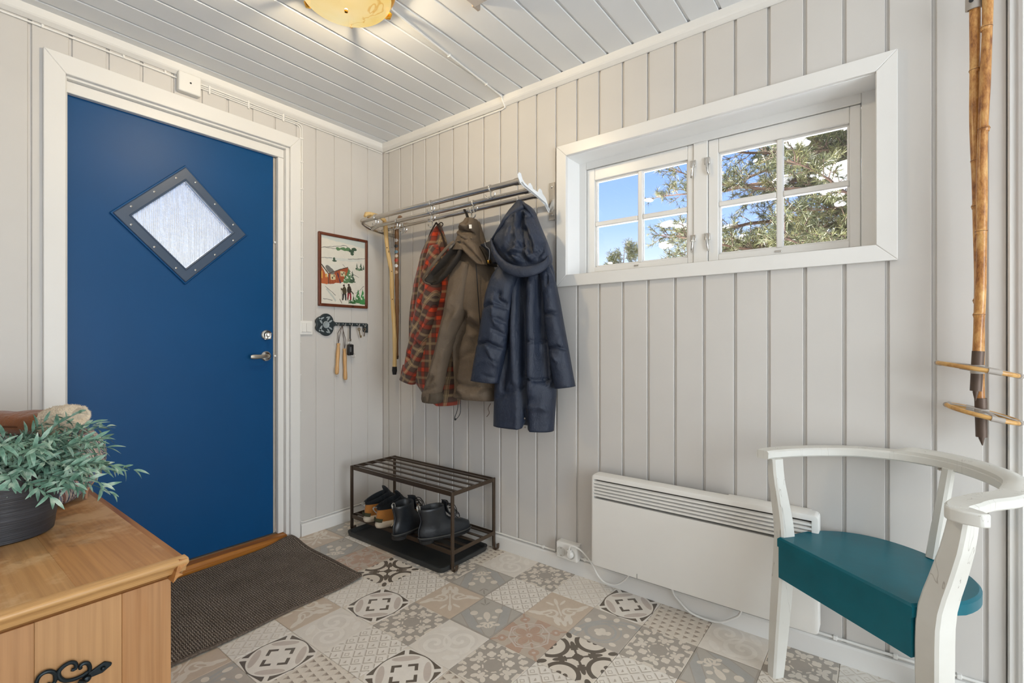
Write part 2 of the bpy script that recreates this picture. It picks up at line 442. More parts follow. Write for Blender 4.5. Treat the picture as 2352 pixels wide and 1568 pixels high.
def tile_mesh(k):
    if k in tmesh: return tmesh[k]
    hx, hy, g, c = PX/2, PY/2, 0.0006, 0.0012
    v = []; 
    for z, i in ((-0.004, 0), (-0.0012, 0), (0.0, 1)):
        ax, ay = hx-g-c*i, hx-g-c*i
        v += [(-ax, -ay, z), (ax, -ay, z), (ax, ay, z), (-ax, ay, z)]
    f = [(a+i, a+(i+1) % 4, a+4+(i+1) % 4, a+4+i) for a in (0, 4) for i in range(4)]+[(8, 9, 10, 11)]
    me = bpy.data.meshes.new('tile'); me.from_pydata(v, [], f)
    ul = me.uv_layers.new(name='UVMap'); flat = []
    for q in f:
        for i in q: flat += [v[i][0]/(2*hx)+.5, v[i][1]/(2*hx)+.5]
    ul.data.foreach_set('uv', flat); me.materials.append(TILE[k]); me.update(); tmesh[k] = me; return me
rt = random.Random(3)
for j in range(13):
    for i in range(18):
        k = rows[j][i]
        o = bpy.data.objects.new('tile', tile_mesh(k)); COL.objects.link(o); o.parent = floor
        o.location = (PX*(i+.5), -PY*(j+.5), rt.uniform(-.0002, .0002))
        r = rots.get((j, i), rt.choice((0, 90, 180, 270)) if k in 'JHDE' else 0)
        o.rotation_euler = (0, 0, math.radians(r)); o.scale = (1, PY/PX, 1) if r % 180 == 0 else (PY/PX, 1, 1)

# walls: core slab plus separate upright panel boards with a recessed joint
def board_profile(w):
    """(along, out) outline of a board of width w: shallow recessed strip with soft shoulders, then the flat face"""
    return [(0, 0), (0.0, .0080), (.0085, .0080), (.0105, .0145), (.0118, .015), (w-.0025, .015), (w-.0008, .0125), (w-.0008, 0)]
def board_back(x, w, z0, z1, parent, mat=None):
    m = MB(); m.prism(board_profile(w), lambda a, d: (x+a, .015-d, z0), lambda a, d: (x+a, .015-d, z1)); flip(m)
    return obj('plank', m, mat or M_wall, parent)
def board_left(y, w, z0, z1, parent):
    m = MB(); m.prism(board_profile(w), lambda a, d: (-.015+d, y+a, z0), lambda a, d: (-.015+d, y+a, z1))
    return obj('plank', m, M_wall, parent)
def flip(m):
    m.f = [tuple(reversed(f)) for f in m.f]; m.uv = [list(reversed(u)) if u else None for u in m.uv]
WX0, WX1, WZ0, WZ1 = 1.378, 2.552, 1.395, 1.958     # window opening
wb = thing('wall_back', (0, 0, 0), kind='structure', label='window wall of upright grey-white painted boards')
core = MB(); T = 0.19
core.box(-.2, WX0, .015, T, -.1, RZ+.1).box(WX1, RX+.2, .015, T, -.1, RZ+.1).box(WX0, WX1, .015, T, -.1, WZ0).box(WX0, WX1, .015, T, WZ1, RZ+.1)
obj('wall_core', core, M_groove, wb)
for k in range(-13, 13):
    x = 1.433+.1142*k if k >= 0 else 1.433+.1152*k
    x = max(x, 0.0); w = (1.433+(.1142 if k+1 >= 0 else .1152)*(k+1))-x
    if w < .01 or x > 2.84: continue
    if k == 12: w = 2.852-x
    if x == 0: obj('plank', MB().box(0, w-.0008, 0, .015, 0, RZ), M_wall, wb)
    elif x+w > 1.35 and x < 2.59:
        board_back(x, w, 0.0, 1.36, wb); board_back(x, w, 1.995, RZ, wb)
        if x+w > 2.60: board_back(2.59, x+w-2.59, 1.36, 1.995, wb)
        if x < 1.332: obj('plank', MB().box(x+.0105, 1.345, 0, .015, 1.36, 1.995), M_wall, wb)
    else: board_back(x, w, 0.0, RZ, wb)
# boards beyond the corner board
for k in range(23): board_back(2.97+.1142*k, .1142, 0, RZ, wb)
DY0, DY1, DZ1 = -1.535, -0.625, 2.14                   # door opening
wl = thing('wall_left', (0, 0, 0), kind='structure', label='door wall of upright grey-white painted boards')
core = MB()
core.box(-.20, -.015, DY1, .0, -.1, RZ+.1).box(-.20, -.015, RY-.2, DY0, -.1, RZ+.1).box(-.20, -.015, DY0, DY1, DZ1, RZ+.1)
obj('wall_core', core, M_groove, wl)
for k in range(0, 24):
    y = -.009-.1164*(k+1); w = .1164
    if k == 0: w = .1254
    if y+w > DY0-.03 and y < DY1+.02:
        board_left(y, w, 2.17, RZ, wl)
        if y < -1.6: board_left(y, .055, 0, 2.17, wl)
        if y+w > -.575: obj('plank', MB().box(-.015, 0, -.59, y+w-.0025, 0, 2.17), M_wall, wl)
    else: board_left(y, w, 0.0, RZ, wl)
wf = thing('wall_front', (0, RY, 0), kind='structure', label='wall behind the photographer')
obj('wall_core', MB().box(-.2, RX+.2, RY-.2, RY, -.1, RZ+.1), M_wall, wf)
wr = thing('wall_right', (RX, 0, 0), kind='structure', label='end wall outside the photograph')
obj('wall_core', MB().box(RX, RX+.2, RY-.2, .2, -.1, RZ+.1), M_wall, wr)
ce = thing('ceiling', (0, 0, RZ), kind='structure', label='ceiling of white painted boards running towards the window wall')
obj('ceiling_core', MB().box(-.3, RX+.3, RY-.3, .35, RZ+.02, RZ+.25), M_ceil, ce)
for k in range(-5, 44):
    x = .543+.1175*k
    if x+.1175 < 0: continue
    m = MB(); m.prism(board_profile(.1175), lambda a, d: (x+a, RY, RZ+.015-d), lambda a, d: (x+a, .02, RZ+.015-d))
    obj('plank', m, M_ceil, ce)
# cornices, corner board, skirting
def strip(name, mb, mat=M_white, bev=.003, label=None):
    o = obj(name, mb, mat, None, bevel=bev); o['kind'] = 'structure'
    if label: o['label'] = label
    return o
def cornice(pts_fn, name):
    prof = [(0, 0), (0, .045), (.006, .046), (.012, .042), (.022, .034), (.026, .028), (.027, 0)]
    m = MB(); m.prism(prof, lambda d, h: pts_fn(0, d, h), lambda d, h: pts_fn(1, d, h)); bm_fix(m); return strip(name, m, bev=0)
def bm_fix(m):
    bm = bmesh.new(); vs = [bm.verts.new(p) for p in m.v]
    for f in m.f:
        try: bm.faces.new([vs[i] for i in f])
        except ValueError: pass
    bmesh.ops.recalc_face_normals(bm, faces=bm.faces); bm.verts.index_update()
    m.v = [tuple(v.co) for v in bm.verts]; m.f = [tuple(v.index for v in f.verts) for f in bm.faces]; m.uv = [None]*len(m.f); bm.free()
cornice(lambda e, d, h: (0 if e == 0 else 2.86, -d, RZ-h), 'trim_1')
cornice(lambda e, d, h: (d, -.0 if e == 0 else RY, RZ-h), 'trim_2')
m = MB()   # moulded corner board at the right end of the window wall
prof = [(2.853, 0), (2.853, -.010), (2.856, -.013), (2.868, -.013), (2.872, -.020), (2.880, -.024), (2.888, -.020), (2.892, -.013), (2.905, -.013), (2.912, -.022), (2.97, -.022), (2.97, 0)]
m.prism(prof, lambda a, d: (a, d, 0), lambda a, d: (a, d, RZ)); bm_fix(m); strip('trim_3', m, bev=0, label='moulded white corner board')
def skirting(p0, p1, out, name):
    m = MB(); prof = [(0, 0), (.013, 0), (.013, .060), (.010, .068), (.0, .070)]
    p0, p1, out = Vector(p0), Vector(p1), Vector(out)
    m.prism(prof, lambda d, h: p0+out*d+Vector((0, 0, h)), lambda d, h: p1+out*d+Vector((0, 0, h))); bm_fix(m); return strip(name, m, bev=0)
skirting((0.013, 0, 0), (2.853, 0, 0), (0, -1, 0), 'baseboard_back')
skirting((0, 0, 0), (0, -.560, 0), (1, 0, 0), 'baseboard_left')
skirting((0, -1.60, 0), (0, RY, 0), (1, 0, 0), 'baseboard_left')

# ------------------------------------------------------------------ window
M_glass, nt, b = new_mat('window_glass')
b.inputs['Base Color'].default_value = (1, 1, 1, 1); b.inputs['Roughness'].default_value = 0.0; b.inputs['IOR'].default_value = 1.45
tr = N(nt, 'ShaderNodeBsdfTransparent'); gl = N(nt, 'ShaderNodeBsdfGlossy'); gl.inputs['Roughness'].default_value = 0.0
fr = N(nt, 'ShaderNodeFresnel'); fr.inputs['IOR'].default_value = 1.45; mx = N(nt, 'ShaderNodeMixShader')
nt.links.new(fr.outputs[0], mx.inputs[0]); nt.links.new(tr.outputs[0], mx.inputs[1]); nt.links.new(gl.outputs[0], mx.inputs[2])
nt.links.new(mx.outputs[0], [n for n in nt.nodes if n.type == 'OUTPUT_MATERIAL'][0].inputs[0])
win = thing('window_1', (1.965, 0, 1.395), kind='structure', label='wide low white window with two four-pane casements')
def mitre_frame(parent, name, plane, a0, a1, b0, b1, ia0, ia1, ib0, ib1, mat, thick, bev=.0025):
    """four separate mitred boards; plane(a, b, d) -> world"""
    for q in ([(a0, b0), (a1, b0), (ia1, ib0), (ia0, ib0)], [(a0, b1), (ia0, ib1), (ia1, ib1), (a1, b1)], [(a0, b0), (ia0, ib0), (ia0, ib1), (a0, b1)], [(a1, b0), (a1, b1), (ia1, ib1), (ia1, ib0)]):
        m = MB(); m.prism(q, lambda a, b: plane(a, b, 0), lambda a, b: plane(a, b, thick)); bm_fix(m)
        obj(name, m, mat, parent, bevel=bev)
mitre_frame(win, 'casing', lambda a, b, d: (a, -d, b), 1.332, 2.606, 1.342, 2.011, 1.386, 2.550, 1.396, 1.957, M_white, .017)
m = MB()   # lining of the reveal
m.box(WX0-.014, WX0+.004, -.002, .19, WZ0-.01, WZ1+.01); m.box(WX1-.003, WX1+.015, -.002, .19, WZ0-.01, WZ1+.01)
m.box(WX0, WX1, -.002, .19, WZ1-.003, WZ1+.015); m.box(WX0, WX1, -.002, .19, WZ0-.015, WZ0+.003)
obj('lining', m, plain('lit_white_lining', C(247, 247, 246), .4, var=.01), win)  # trim white lifted in colour so the reveal looks lit from outside
F0, F1 = .118, .18
m = MB(); m.box(WX0, 1.418, F0, F1, WZ0, WZ1); m.box(2.508, WX1, F0, F1, WZ0, WZ1); m.box(1.418, 2.508, F0, F1, 1.921, WZ1); m.box(1.418, 2.508, F0, F1, WZ0, 1.416); m.box(1.931, 1.989, F0, F1, 1.416, 1.921)
obj('frame', m, M_white, win, bevel=.003)
for x0, x1, g0, g1, bx in ((1.4195, 1.9295, 1.462, 1.905, 1.690), (1.9905, 2.5065, 2.030, 2.474, 2.253)):
    z0, z1, h0, h1, bz = 1.4175, 1.9195, 1.443, 1.862, 1.6495
    s0 = F0+.006
    m = MB(); m.box(x0, g0, s0, s0+.045, z0, z1); m.box(g1, x1, s0, s0+.045, z0, z1); m.box(g0, g1, s0, s0+.045, h1, z1); m.box(g0, g1, s0, s0+.045, z0, h0)
    sash = obj('sash', m, M_white, win, bevel=.003)
    m = MB(); m.box(g0-.001, g0+.008, s0+.012, s0+.03, h0, h1).box(g1-.008, g1+.001, s0+.012, s0+.03, h0, h1).box(g0, g1, s0+.012, s0+.03, h1-.008, h1+.001).box(g0, g1, s0+.012, s0+.03, h0-.001, h0+.008)
    obj('glazing_bead', m, M_white, sash, bevel=.003)
    sw = .0115
    obj('glazing_bar', MB().box(bx-sw, bx+sw, s0+.004, s0+.034, h0, h1), M_white, sash, bevel=.005, seg=2)
    obj('glazing_bar', MB().box(g0, bx-sw, s0+.004, s0+.034, bz-sw, bz+sw), M_white, sash, bevel=.005)
    obj('glazing_bar', MB().box(bx+sw, g1, s0+.004, s0+.034, bz-sw, bz+sw), M_white, sash, bevel=.005)
    for a0, a1 in ((g0, bx-sw), (bx+sw, g1)):
        for c0, c1 in ((h0, bz-sw), (bz+sw, h1)):
            obj('pane', MB().box(a0, a1, s0+.020, s0+.0225, c0, c1), M_glass, sash)
    obj('catch', MB().box((x0+x1)/2-.012, (x0+x1)/2+.012, s0-.003, s0+.002, z0+.008, z0+.016), M_chrome2, sash, bevel=.001)
    side = 1 if x0 < 1.9 else -1
    xe = (x1 if side > 0 else x0)
    for z in (1.83, 1.515):   # window hasps on the stile next to the mullion
        m = MB(); m.box(xe-.009*side, xe+.014*side, s0-.014, s0+.001, z-.010, z+.018)
        m.tube([(xe+.004*side, s0-.012, z+.012), (xe+.002*side, s0-.017, z-.01), (xe-.002*side, s0-.016, z-.045), (xe-.005*side, s0-.010, z-.055)], [.0045, .0055, .005, .004], 8)
        obj('hasp', m, M_chrome2, sash, bevel=.002)

# ------------------------------------------------------------------ blue door
M_blue = plain('door_blue_satin', C(0, 72, 124), 0.42, var=0.05, vscale=3.0, bscale=140, bstr=0.07, bdist=.0006, spec=.28)
M_dframe = plain('door_light_frame_slate', C(62, 80, 104), 0.36, var=0.04)
door = thing('door_1', (-.05, -1.105, 0), kind='structure', label='blue front door with a diamond light, white casing and oak threshold')
LX = -.05
dc, dz = -1.105, 1.633
h_o, h_i = .272, .214
def plane_d(y, z, d): return (LX+d, y, z)
# leaf with a diamond hole: ring of quads between the leaf outline and the diamond
ly0, ly1, lz0, lz1 = -1.524, -.688, .048, 2.088
m = MB()
outl = [(dc, lz0), (ly1, lz0), (ly1, dz), (ly1, lz1), (dc, lz1), (ly0, lz1), (ly0, dz), (ly0, lz0)]
dia = [(dc, dz-h_i), (dc+h_i/2, dz-h_i/2), (dc+h_i, dz), (dc+h_i/2, dz+h_i/2), (dc, dz+h_i), (dc-h_i/2, dz+h_i/2), (dc-h_i, dz), (dc-h_i/2, dz-h_i/2)]
rings = [[plane_d(y, z, -.04) for y, z in dia], [plane_d(y, z, -.04) for y, z in outl], [plane_d(y, z, 0) for y, z in outl], [plane_d(y, z, 0) for y, z in dia]]
m.loft(rings, False, True, True); bm_fix(m)
leaf = obj('door_leaf', m, M_blue, door)
def diamond_ring(name, ho, hi, d0, d1, mat, parent, bev, rnd=0.0):
    m = MB()
    def sq(h, d, r):
        pts = []
        for k in range(4):
            a = PI/2*k; cx, cy = math.cos(a), math.sin(a)
            if r == 0: pts += [plane_d(dc+h*cx, dz+h*cy, d)]*1
            else:
                for t in (-.5, 0, .5):
                    rr = h-r*(1-math.cos(t*1.57))*1.4-(.35*r if t else 0.25*r)
                    ta = (-math.sin(a), math.cos(a)); off = t*r*1.1
                    pts.append(plane_d(dc+(h-r*.55+(0 if t else r*.12))*cx+ta[0]*off-abs(t)*r*.35*cx, dz+(h-r*.55+(0 if t else r*.12))*cy+ta[1]*off-abs(t)*r*.35*cy, d))
        return pts
    n = sq(hi, 0, rnd)
    rings = [sq(hi, d0, rnd), sq(ho, d0, rnd), sq(ho, d1, rnd), sq(hi, d1, rnd)]
    m.loft(rings, False, True, True); bm_fix(m)
    return obj(name, m, mat, parent, bevel=bev)
fr_ = diamond_ring('window_frame', h_o, h_i-.002, .0005, .016, M_dframe, leaf, .004)
diamond_ring('frame_moulding', h_o+.010, h_o-.012, .0003, .010, M_blue, leaf, .003)
diamond_ring('inner_bead', h_i+.004, h_i-.008, .004, .019, M_dframe, leaf, .004)
# ribbed obscure glass, snow light behind
M_rib, nt, b = new_mat('ribbed_obscure_glass')
v = texco(nt, (1, 1, 1)); 
w1 = N(nt, 'ShaderNodeTexWave', wave_type='BANDS', bands_direction='Y'); w1.inputs['Scale'].default_value = 42; w1.inputs['Distortion'].default_value = 3.0; w1.inputs['Detail'].default_value = 3; w1.inputs['Detail Scale'].default_value = 1.5
nt.links.new(texco(nt, (1, 1, .12)), w1.inputs['Vector'])
nn = nz(nt, texco(nt, (1, 1, .6)), 55, 4, .7)
hh = N(nt, 'ShaderNodeMath', operation='MULTIPLY_ADD'); nt.links.new(w1.outputs['Fac'], hh.inputs[0]); hh.inputs[1].default_value = .7; nt.links.new(nn, hh.inputs[2])
b.inputs['Base Color'].default_value = (.52, .50, .46, 1); b.inputs['Roughness'].default_value = .16; b.inputs['Transmission Weight'].default_value = 1.0; b.inputs['IOR'].default_value = 1.25
bump(nt, b, hh.outputs[0], .9, .006)
tl = N(nt, 'ShaderNodeBsdfTranslucent'); tl.inputs[0].default_value = (.42, .43, .44, 1); nt.links.new(b.inputs['Normal'].links[0].from_socket, tl.inputs['Normal'])
mx = N(nt, 'ShaderNodeMixShader'); mx.inputs[0].default_value = .10; nt.links.new(b.outputs[0], mx.inputs[1]); nt.links.new(tl.outputs[0], mx.inputs[2]); nt.links.new(mx.outputs[0], [n for n in nt.nodes if n.type == 'OUTPUT_MATERIAL'][0].inputs[0])
m = MB(); hp = h_i-.001
m.prism([(dc, dz-hp), (dc+hp, dz), (dc, dz+hp), (dc-hp, dz)], lambda y, z: (LX-.026, y, z), lambda y, z: (LX-.021, y, z)); bm_fix(m)
obj('pane', m, M_rib, leaf)
for k in range(4):
    a = PI/2*k; c0 = Vector((math.cos(a), math.sin(a))); c1 = Vector((math.cos(a+PI/2), math.sin(a+PI/2)))
    for t in (.16, .5, .84):
        q = (c0*(1-t)+c1*t)*((h_o+h_i)/2+.006)
        m = MB(); m.lathe([(.0045, .0155), (.0045, .0178), (.0026, .0186), (.0022, .0172)], (LX, dc+q.x, dz+q.y), 10, 'X')
        obj('screw', m, M_chrome2, fr_, smooth=True)
lock = obj('lock', MB().lathe([(.027, 0), (.027, .014), (.024, .018), (.019, .019), (.019, .021), (.0, .021)], (LX, -.728, 1.118), 28, 'X'), M_chrome2, leaf, smooth=True)
obj('thumb_turn', MB().lathe([(.011, .018), (.012, .026), (.010, .03), (0, .031)], (LX, -.724, 1.119), 16, 'X').obox((LX+.038, -.722, 1.112), (.012, 0, 0), (0, .0035, .0), (0, .002, .017)), M_chrome2, lock, bevel=.002)
hd = obj('handle', MB().lathe([(.026, 0), (.026, .008), (.022, .012), (.012, .013), (.010, .03), (.010, .042), (0, .043)], (LX, -.728, 1.005), 28, 'X'), M_chrome2, leaf, smooth=True)
m = MB(); m.tube(catmull([(LX+.036, -.722, 1.006), (LX+.048, -.745, 1.007), (LX+.050, -.78, 1.004), (LX+.050, -.812, 1.004), (LX+.050, -.826, 1.004)], 12), [.009, .009, .009, .0095, .010, .0105, .011, .0115, .012, .0122, .0115, .008], 12, ell=(1.0, .55), up=(0, 0, 1))
obj('lever', m, plain('brushed_nickel', C(205, 200, 190), .3, 1.0, .03), hd, smooth=True)
# jamb, stops, casing, threshold
m = MB(); m.box(-.19, 0.0, DY1-.017, DY1+.012, 0, DZ1+.01).box(-.19, 0.0, DY0-.012, DY0+.006, 0, DZ1+.01).box(-.19, 0.0, DY0, DY1-.017, DZ1-.012, DZ1+.01)
obj('jamb', m, M_white, door, bevel=.002)
m = MB(); m.box(-.049, -.022, -.674, DY1-.0172, .045, 2.080).box(-.049, -.022, DY0+.0062, DY0+.012, .045, 2.080).box(-.049, -.022, DY0+.0062, DY1-.0172, 2.081, DZ1-.0122)
obj('door_stop', m, M_white, door, bevel=.003)
m = MB(); m.box(-.125, -.0905, DY0-.01, -1.495, 0.03, DZ1).box(-.125, -.0905, -.715, DY1+.01, .03, DZ1).box(-.125, -.0905, -1.495, -.715, 2.05, DZ1).box(-.125, -.0905, -1.495, -.715, -.05, .07); obj('jamb_rebate', m, M_white, door)
m = MB(); m.box(-.06, -.0495, -.687, -.6745, .048, 2.079); obj('strike_side', m, plain('weather_strip_grey', C(176, 168, 158), .6), door)
for z in (1.005, 1.62): obj('strike_pin', MB().lathe([(.006, 0), (.006, .004), (.003, .006), (0, .006)], (-.045, -.681, z), 10, 'X'), M_white2, door, smooth=True)
def dplane(a, b, d): return (d, a, b)
for q in ([(-1.599, 2.214), (-1.534, 2.138), (DY1+.0, 2.138), (-.570, 2.205)], [(-1.599, 0), (-1.534, 0), (-1.534, 2.138), (-1.599, 2.214)], [(-.570, 0), (-.570, 2.205), (DY1, 2.138), (DY1, 0)]):
    m = MB(); m.prism(q, lambda a, b: (0.0, a, b), lambda a, b: (.018, a, b)); bm_fix(m); obj('casing', m, M_white, door, bevel=.003)
M_oak = wood('threshold_oak', C(176, 112, 40), C(120, 66, 18), 1, 1.4, .35)
m = MB(); m.prism([(-.05, 0), (.026, 0), (.026, .022), (.018, .026), (.016, .036), (.010, .042), (-.05, .044)], lambda x, z: (x, DY0+.004, z), lambda x, z: (x, DY1-.018, z)); bm_fix(m)
obj('threshold', m, M_oak, door, bevel=.002)
obj('threshold_strip', MB().box(-.07, -.034, DY0+.004, DY1-.018, .036, .0475), plain('weathered_aluminium', C(128, 112, 92), .45, .6), door, bevel=.001)
# ------------------------------------------------------------------ ceiling lamp
LC = Vector((1.055, -.970, RZ))
lamp = thing('ceiling_light', LC, 'lit flush ceiling light with cream veined glass bowl and brass ring', 'light')
m = MB(); m.lathe([(.0, -.001), (.155, -.001), (.168, -.006), (.170, -.014), (.160, -.022), (.150, -.026), (.0, -.026)], LC, 48)
base_l = obj('base', m, M_brass, lamp, smooth=True)
M_bowl, nt, b = new_mat('lit_marbled_glass')
vv = texco(nt)
vein = N(nt, 'ShaderNodeTexNoise'); vein.inputs['Scale'].default_value = 4.5; vein.inputs['Detail'].default_value = 4; vein.inputs['Distortion'].default_value = .8
nt.links.new(vv, vein.inputs['Vector'])
vf = ramp(nt, vein.outputs['Fac'], [(.489, (1, 1, 1, 1)), (.498, (.72, .46, .16, 1)), (.502, (.72, .46, .16, 1)), (.511, (1, 1, 1, 1))])
bc = ramp(nt, nz(nt, vv, 5, 3), [(.3, C(255, 220, 128)), (.7, C(255, 238, 186))])
cc = mixc(nt, .7, bc, vf, 'MULTIPLY')
em = N(nt, 'ShaderNodeEmission'); em.inputs['Strength'].default_value = 1.22; nt.links.new(cc, em.inputs[0])
trp = N(nt, 'ShaderNodeBsdfTransparent'); trp.inputs[0].default_value = (1, .86, .62, 1)
mx = N(nt, 'ShaderNodeMixShader'); mx.inputs[0].default_value = .26
b.inputs['Base Color'].default_value = (.004, .003, .002, 1); b.inputs['Roughness'].default_value = .2
add = N(nt, 'ShaderNodeMixShader'); add.inputs[0].default_value = .82
nt.links.new(b.outputs[0], add.inputs[1]); nt.links.new(em.outputs[0], add.inputs[2])
nt.links.new(add.outputs[0], mx.inputs[1]); nt.links.new(trp.outputs[0], mx.inputs[2])
nt.links.new(mx.outputs[0], [n for n in nt.nodes if n.type == 'OUTPUT_MATERIAL'][0].inputs[0])
prof = [(.150, -.030), (.156, -.034), (.155, -.044)]+[(.152*math.cos(t), -.044-.044*math.sin(t)) for t in np.linspace(.05, PI/2-.02, 12)]
m = MB(); rings = prof; m.lathe(prof, LC, 48); obj('glass_bowl', m, M_bowl, lamp, smooth=True)
obj('finial', MB().lathe([(.004, -.085), (.007, -.090), (.006, -.097), (.0, -.100)], LC, 12), M_brass, lamp, smooth=True)
for k in range(6):
    a = k*PI/3+.35; d = Vector((math.cos(a), math.sin(a), 0)); q = LC+d*.160
    m = MB(); m.tube([q+Vector((0, 0, -.020)), q+d*.010+Vector((0, 0, -.028)), q+d*.006+Vector((0, 0, -.040)), q-d*.006+Vector((0, 0, -.048))], [.008, .011, .009, .004], 8); m.blob(q+d*.011+Vector((0, 0, -.03)), .008, .008, .008)
    obj('clip', m, M_brass, lamp, smooth=True)
pl = bpy.data.lights.new('ceiling_bulb', 'POINT'); pl.energy = 84; pl.color = (1.0, .93, .83); pl.shadow_soft_size = .025
po = bpy.data.objects.new('ceiling_bulb', pl); COL.objects.link(po); po.location = LC+Vector((0, 0, -.058)); po.parent = None

# ceiling hatch frame seen only by its corner
hatch = thing('ceiling_hatch', (1.372, -.64, RZ), 'corner of a pale wooden ceiling hatch frame at the top edge, right of the lamp', 'hatch')
M_pal = plain('hatch_painted_wood', C(196, 186, 176), .55, var=.05)
for bx_ in ((1.372, 1.418, -1.30, -.640), (1.86, 1.905, -1.30, -.640), (1.418, 1.86, -.685, -.640), (1.418, 1.86, -1.30, -1.255)):
    obj('frame_batten', MB().box(bx_[0], bx_[1], bx_[2], bx_[3], RZ-.032, RZ-.001), M_pal, hatch, bevel=.002)
obj('hatch_panel', MB().box(1.418, 1.86, -1.255, -.685, RZ-.012, RZ-.001), M_ceil, hatch)
obj('batten_end', MB().box(1.362, 1.376, -.648, -.612, RZ-.030, RZ-.0005), plain('hatch_bare_wood', C(170, 156, 142), .6), hatch, bevel=.003)

# ------------------------------------------------------------------ junction box, switch, surface cables
jb = obj('junction_box', MB().box(.0005, .034, -1.156, -1.064, 2.228, 2.318), M_white2, None, bevel=.006, seg=3)
tag(jb, 'square white junction box above the blue door, under the cornice', 'electrical box')
obj('screw', MB().lathe([(.004, .034), (.004, .0352), (0, .0352)], (0, -1.108, 2.275), 10, 'X'), M_black, jb)
sw = thing('light_switch', (0, -.531, 1.160), 'white double rocker light switch beside the door casing', 'switch')
obj('switch_plate', MB().box(.0005, .012, -.571, -.491, 1.120, 1.200), M_white2, sw, bevel=.005, seg=3)
obj('rocker', MB().obox((.0135, -.5465, 1.161), (.0035, 0, .0006), (0, .0135, 0), (-.0008, 0, .025)), M_white2, sw, bevel=.0015)
obj('rocker', MB().obox((.0135, -.5175, 1.161), (.0035, 0, .0006), (0, .0135, 0), (-.0008, 0, .025)), M_white2, sw, bevel=.0015)
def cable(name, paths, clips, label, r=.0036, clip_axis=None):
    t = thing(name, paths[0][0], label, 'cable', 'surface-mounted cables')
    for p in paths:
        m = MB(); m.tube(p, r, 8); obj('cable_run', m, M_white2, t, smooth=True)
    for c, hx, hy, hz in clips:
        obj('cable_clip', MB().box(c[0]-hx, c[0]+hx, c[1]-hy, c[1]+hy, c[2]-hz, c[2]+hz), M_white2, t, bevel=.0015)
    return t
zc = 2.292
cable('surface_cable', [[(.005, RY+.2, zc+.004), (.005, -1.9, zc+.004), (.005, -1.155, zc-.002)]], [((.005, y, zc+.003), .006, .004, .007) for y in (-1.95, -1.6, -1.35, -1.2)],
      'thin white cable under the cornice, left of the junction box', .004)
pp = []
for i, dzv in enumerate((0, .009, .018)):
    if i < 2: pp.append([(.005, -1.066, zc-dzv), (.005, -.585+(.0 if i else .012), zc-.004-dzv), (.005, -.567+(.0 if i else .011), zc-.012-dzv), (.005, -.563+(.0 if i else .009), zc-.03-dzv), (.005, -.563+(.0 if i else .009), 1.199)])
    else: pp.append([(.005, -1.066, zc+.009), (.005, -.3, zc+.006), (.005, -.015, zc+.003)])
cable('surface_cable', pp, [((.005, y, zc-.004), .006, .004, .020) for y in (-1.02, -.84, -.66)]+[((.005, -.559, z), .006, .011, .004) for z in (2.21, 2.08, 1.93, 1.75, 1.55, 1.36)],
      'bundle of white cables from the junction box down to the light switch')
cable('surface_cable', [[(.005, -.566, 1.121), (.005, -.566, .10), (.005, -.560, .083), (.005, -.545, .079), (.005, -.016, .079), ]], [((.005, -.566, z), .006, .006, .004) for z in (1.08, .9, .7, .45, .2)],
      'thin white cable from the switch down the casing and along the skirting', .0038)
zt = RZ-.006
cable('surface_cable', [[(1.09, -.82, zt), (1.06, -.55, zt), (1.015, -.06, zt), (1.012, -.034, zt-.004), (1.012, -.031, zt-.015), (1.012, -.006, 2.298), (.99, -.005, 2.294), (.5, -.005, 2.294), (.03, -.005, 2.294)]],
      [((1.088, -.8, zt), .007, .005, .006), ((1.05, -.45, zt), .007, .005, .006), ((1.025, -.17, zt), .007, .005, .006)], 'white cable from the ceiling lamp to the window wall cornice', .0045)
cable('surface_cable', [[(1.20, -.0045, .079), (1.32, -.005, .079)], [(1.44, -.005, .079), (2.0, -.005, .079), (2.85, -.005, .079)], [(.02, -.0045, .079), (1.2, -.0045, .079)]], [((x, -.005, .079), .006, .006, .0065) for x in (1.25, 1.48, 2.44, 2.60, 2.75)],
      'white cable lying on the skirting of the window wall', .0045)

